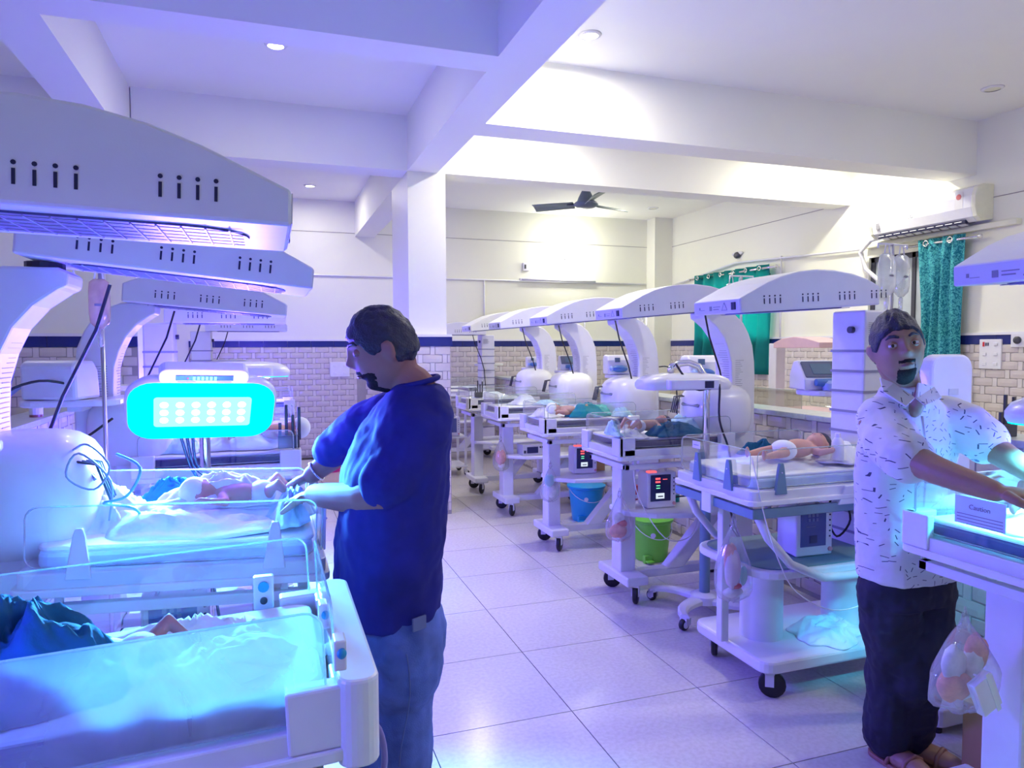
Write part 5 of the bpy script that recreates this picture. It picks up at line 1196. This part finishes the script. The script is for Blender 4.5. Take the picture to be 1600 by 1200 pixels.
sh = obj('t_shirt', loc(t, m1), NAVYSHIRT, m1, remesh=.006, sm=6); fold(sh, .028)
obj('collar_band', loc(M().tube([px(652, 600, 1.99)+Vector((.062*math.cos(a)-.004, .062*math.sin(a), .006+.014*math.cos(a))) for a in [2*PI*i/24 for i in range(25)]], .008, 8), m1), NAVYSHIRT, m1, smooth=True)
j = M()
rings(j, [(hip+Vector((-.01, 0, .03)), .150, .125), (hip+Vector((0, 0, -.03)), .155, .128), (hip+Vector((0, 0, -.10)), .15, .122)], yw)
limb(j, [hp1, hip.lerp(kn1, .5)+Vector((.012, -.06, 0)), kn1+Vector((.01, 0, .04)), kn1+Vector((.015, 0, -.12)), an1], [.110, .102, .086, .080, .066]); limb(j, [hp2, hip.lerp(kn2, .5)+Vector((-.045, .05, 0)), kn2+Vector((0, 0, .02)), kn2+Vector((.02, 0, -.12)), an2], [.108, .10, .084, .078, .066])
jo = obj('jeans', loc(j, m1), DENIM, m1, remesh=.0065, sm=4); fold(jo, .022, FOLD2)
sm_ = [px(612+6*math.sin(k_), 962+k_*28, 1.905) for k_ in range(8)]
obj('side_seam', loc(M().tube([Vector((hp1.x-.012+.012*math.sin(k_*.8), hp1.y-.110+.010*k_, .70-.055*k_)) for k_ in range(7)], .0022, 5), m1), mat('denim_thread', (.10, .14, .36), .8), m1, smooth=True)
obj('back_pocket_patch', loc(M().box(.46, .505, 1.945, 1.951, .70, .735, rot=(0, 0, .5)).move(Matrix.Translation(px(655, 974, 1.875)-Vector((.4825, 1.948, .7175)))), m1), mat('patch_grey', (.14, .17, .36), .7), m1, bevel=.001)
for an, nm in ((an1, 'a'), (an2, 'b')): obj('shoe', loc(M().ell(an+Vector((-.06, 0, -.035)), (.14, .048, .045), 18, 10, fn=lambda d: 1 if d.z > -.5 else .85), m1), BLACK, m1, smooth=True)
dB = (elF-wrF).normalized(); cb_ = wrF+dB*.02; uB = dB.cross(Vector((0, 0, 1))).normalized(); vB = dB.cross(uB)
obj('steel_bracelet', loc(M().tube([cb_+.033*(math.cos(a)*uB+math.sin(a)*vB) for a in [2*PI*i/24 for i in range(25)]], .0035, 8), m1), CHROME, m1, smooth=True)

# --- man in printed shirt, at the nearest right bed
m2 = thing('person', 'man with goatee in white printed shirt and black trousers looking at the camera', 'person', (2.06, 1.95, 0))
b2 = M(); hc = px(1402, 545, 2.20)
person_head(m2, b2, headM(hc, math.radians(-33), math.radians(-3), math.radians(-10), .955), skin=SKIN, style=1, full=False, gaze=-.0022)
neck = px(1412, 612, 2.27)
limb(b2, [hc+Vector((.01, .02, -.04)), px(1408, 590, 2.25), neck, px(1416, 632, 2.31)], [.053, .052, .054, .048])
sR, sL = px(1366, 664, 2.28), px(1492, 662, 2.36)
eR, eL = px(1436, 722, 2.06), px(1560, 706, 2.24)
wR, wL = px(1556, 768, 1.86), px(1622, 745, 2.06)
ch = px(1424, 700, 2.38); hp = px(1420, 893, 2.46)
yw = math.radians(10)
rings(b2, [(hp+Vector((0, 0, -.08)), .14, .10), (hp, .15, .10), (hp.lerp(ch, .5), .13, .085), (ch, .15, .08), (ch+Vector((0, .0, .06)), .13, .06), (neck+Vector((0, .01, -.03)), .05, .045)], yw)
limb(b2, [sR, eR, wR], [.052, .045, .027]); limb(b2, [sL, eL, wL], [.052, .043, .029])
hand(b2, wR+Vector((-.012, .01, 0)), Vector((.55, -.45, -.05)), (0, 0, 1), 1.15, .5, thumb=-1); hand(b2, wL, Vector((.35, -.6, -.3)), (0, 0, 1), 1, .6, thumb=1)
fR, fL = at(1390, 1146, .10), at(1424, 1140, .10)
kR, kL = px(1398, 1045, 2.52), px(1428, 1040, 2.46)
hR, hL = hp+Vector((-.08, 0, -.05)), hp+Vector((.08, .01, -.05))
limb(b2, [hR, kR, fR], [.08, .055, .036]); limb(b2, [hL, kL, fL], [.08, .055, .036])
for fp, dx in ((fR, -.02), (fL, .10)):
    d = Vector((dx*3+.05, -1, 0)).normalized(); b2.ell(fp+d*.06+Vector((0, 0, -.062)), (.045, .125, .034), 16, 10, rot=(0, 0, math.atan2(-d.x, -d.y)*-1))
    for k_ in range(5): tb_ = fp+d*(.165-.010*k_)+Vector((d.y, -d.x, 0))*(-.030+.016*k_)*-1+Vector((0, 0, -.076)); b2.ell(tb_, (.009, .016, .009), 8, 6)
obj('body', loc(b2, m2), SKIN, m2, remesh=.0042, sm=2)
t = M()
rings(t, [(px(1419, 897, 2.46), .185, .128), (px(1416, 870, 2.46), .186, .130), (px(1412, 800, 2.45), .180, .128), (px(1412, 740, 2.42), .182, .125), (px(1422, 690, 2.38), .19, .118), (px(1424, 655, 2.36), .165, .100), (px(1418, 630, 2.32), .115, .085), (px(1411, 604, 2.27), .068, .062)], yw)
limb(t, [px(1378, 655, 2.30), px(1394, 688, 2.20), px(1420, 714, 2.10)], [.082, .082, .076]); limb(t, [px(1480, 655, 2.36), px(1510, 668, 2.32), px(1536, 690, 2.28)], [.078, .078, .072])
s2 = obj('printed_shirt', loc(t, m2), SHIRTP, m2, remesh=.006, sm=5); fold(s2, .022)
# open collar: two lapels and the V of skin below them, placket and buttons
cl = M()
for pts in ([px(1374, 590, 2.22), px(1380, 612, 2.16), px(1416, 636, 2.12), px(1430, 622, 2.14), px(1396, 600, 2.18)], [px(1434, 598, 2.16), px(1431, 622, 2.14), px(1446, 634, 2.13), px(1471, 622, 2.19), px(1458, 604, 2.22)]):
    cl.add(pts, [(0, 1, 2, 3, 4)])
obj('shirt_collar', loc(cl, m2), SHIRTP, m2, solid=.006, bevel=.002)
obj('chest_opening', loc(M().ell(px(1433, 626, 2.215), (.020, .028, .055), 16, 12, rot=(.2, 0, 0)), m2), SKIN, m2, smooth=True)
obj('shirt_placket', loc(M().tube([px(1441, 650, 2.215), px(1446, 690, 2.21), px(1447, 740, 2.245), px(1444, 800, 2.28), px(1440, 880, 2.30)], .004, 6), m2), mat('shirt_fold_white', (.66, .64, .68), .85), m2, smooth=True)
j = M(); rings(j, [(hp+Vector((0, 0, .03)), .165, .118), (hp+Vector((0, 0, -.04)), .172, .122), (hp+Vector((0, 0, -.10)), .168, .12)], yw)
limb(j, [hR, hR.lerp(kR, .5), kR, kR.lerp(fR, .55), fR+Vector((0, .01, -.02))], [.108, .105, .092, .085, .080]); limb(j, [hL, hL.lerp(kL, .5), kL, kL.lerp(fL, .55), fL+Vector((0, .01, -.02))], [.108, .105, .09, .082, .078])
tr_ = obj('trousers', loc(j, m2), TROUS, m2, remesh=.0065, sm=4); fold(tr_, .03, FOLD2)
for fp, dx in ((fR, -.02), (fL, .10)):
    d = Vector((dx*3+.05, -1, 0)).normalized(); yaw = math.atan2(d.x, -d.y)
    R = Matrix.Translation(fp+d*.06-Vector(m2.location)+Vector((0, 0, -.10))) @ Matrix.Rotation(yaw, 4, 'Z')
    so_ = obj('sandal', M().prism(rrect(0, 0, .048, .135, .045), 'z', .001, .018).move(R), LEATHER, m2, bevel=.003)
    obj('strap', M().tube([(-.048, -.04, .012), (-.035, -.04, .055), (0, -.045, .075), (.035, -.04, .055), (.048, -.04, .012)], .008, 8).move(R), LEATHER, so_, smooth=True)
    obj('strap', M().tube([(-.046, .03, .012), (-.035, .02, .06), (0, .01, .085), (.035, .02, .06), (.046, .03, .012)], .008, 8).move(R), LEATHER, so_, smooth=True)

# more fittings on the blue-lit side
monitor('monitor on the shelf beneath the lamp-lit bed, seen past the nearest bed', (-.27, 2.30, .536), .1, 0, 1.0)
def L(root, p): q = Vector(p)-Vector(root.location); return Vector((-q.x, -q.y, q.z))
BLUEK = mat('blue_knob', (.02, .35, .6), .3)
c = L(wL1, px(412, 926, 1.62)); pod = obj('latch_pod', M().box(c.x-.022, c.x+.022, c.y-.012, c.y+.012, c.z-.035, c.z+.04), WHITE, wL1, bevel=.004)
obj('blue_button', M().lathe([(.001, 0), (.012, 0), (.012, .006), (.001, .006)], (c.x, c.y+.012, c.z+.018), 14, rot=(-PI/2, 0, 0)), BLUEK, pod)
obj('port_ring', M().lathe([(.004, 0), (.008, 0), (.008, .005), (.004, .005)], (c.x, c.y+.012, c.z-.014), 14, rot=(-PI/2, 0, 0)), DGREY, pod)
for (a, b, d) in ((507, 955, 1.42), (532, 1013, 1.16)):
    c = L(wL1, px(a, b, d)); k2 = obj('panel_hinge', M().box(c.x-.008, c.x+.012, c.y-.02, c.y+.02, c.z-.03, c.z+.02), WHITE, wL1, bevel=.003); obj('hinge_knob', M().ell(c+Vector((.0, .022, .0)), (.008, .006, .009), 10, 8), BLUEK, k2, smooth=True)
cable('grey looped lead lying across the screen of the lamp-lit warmer control box', [(-.50, 2.20, 1.22), (-.45, 2.13, 1.24), (-.40, 2.12, 1.18), (-.44, 2.13, 1.12), (-.50, 2.12, 1.16), (-.47, 2.12, 1.22), (-.40, 2.13, 1.14), (-.42, 2.2, 1.02)], .003, mat('grey_lead', (.35, .4, .5), .4))
cable('black lead arching over the side tray of the curved warmer behind the glowing lamp', [(-.78, 3.55, 1.33), (-.90, 3.45, 1.36), (-1.02, 3.4, 1.30), (-1.04, 3.4, 1.15), (-.98, 3.4, 1.05), (-.80, 3.5, 1.08), (-.66, 3.6, 1.18)], .006)
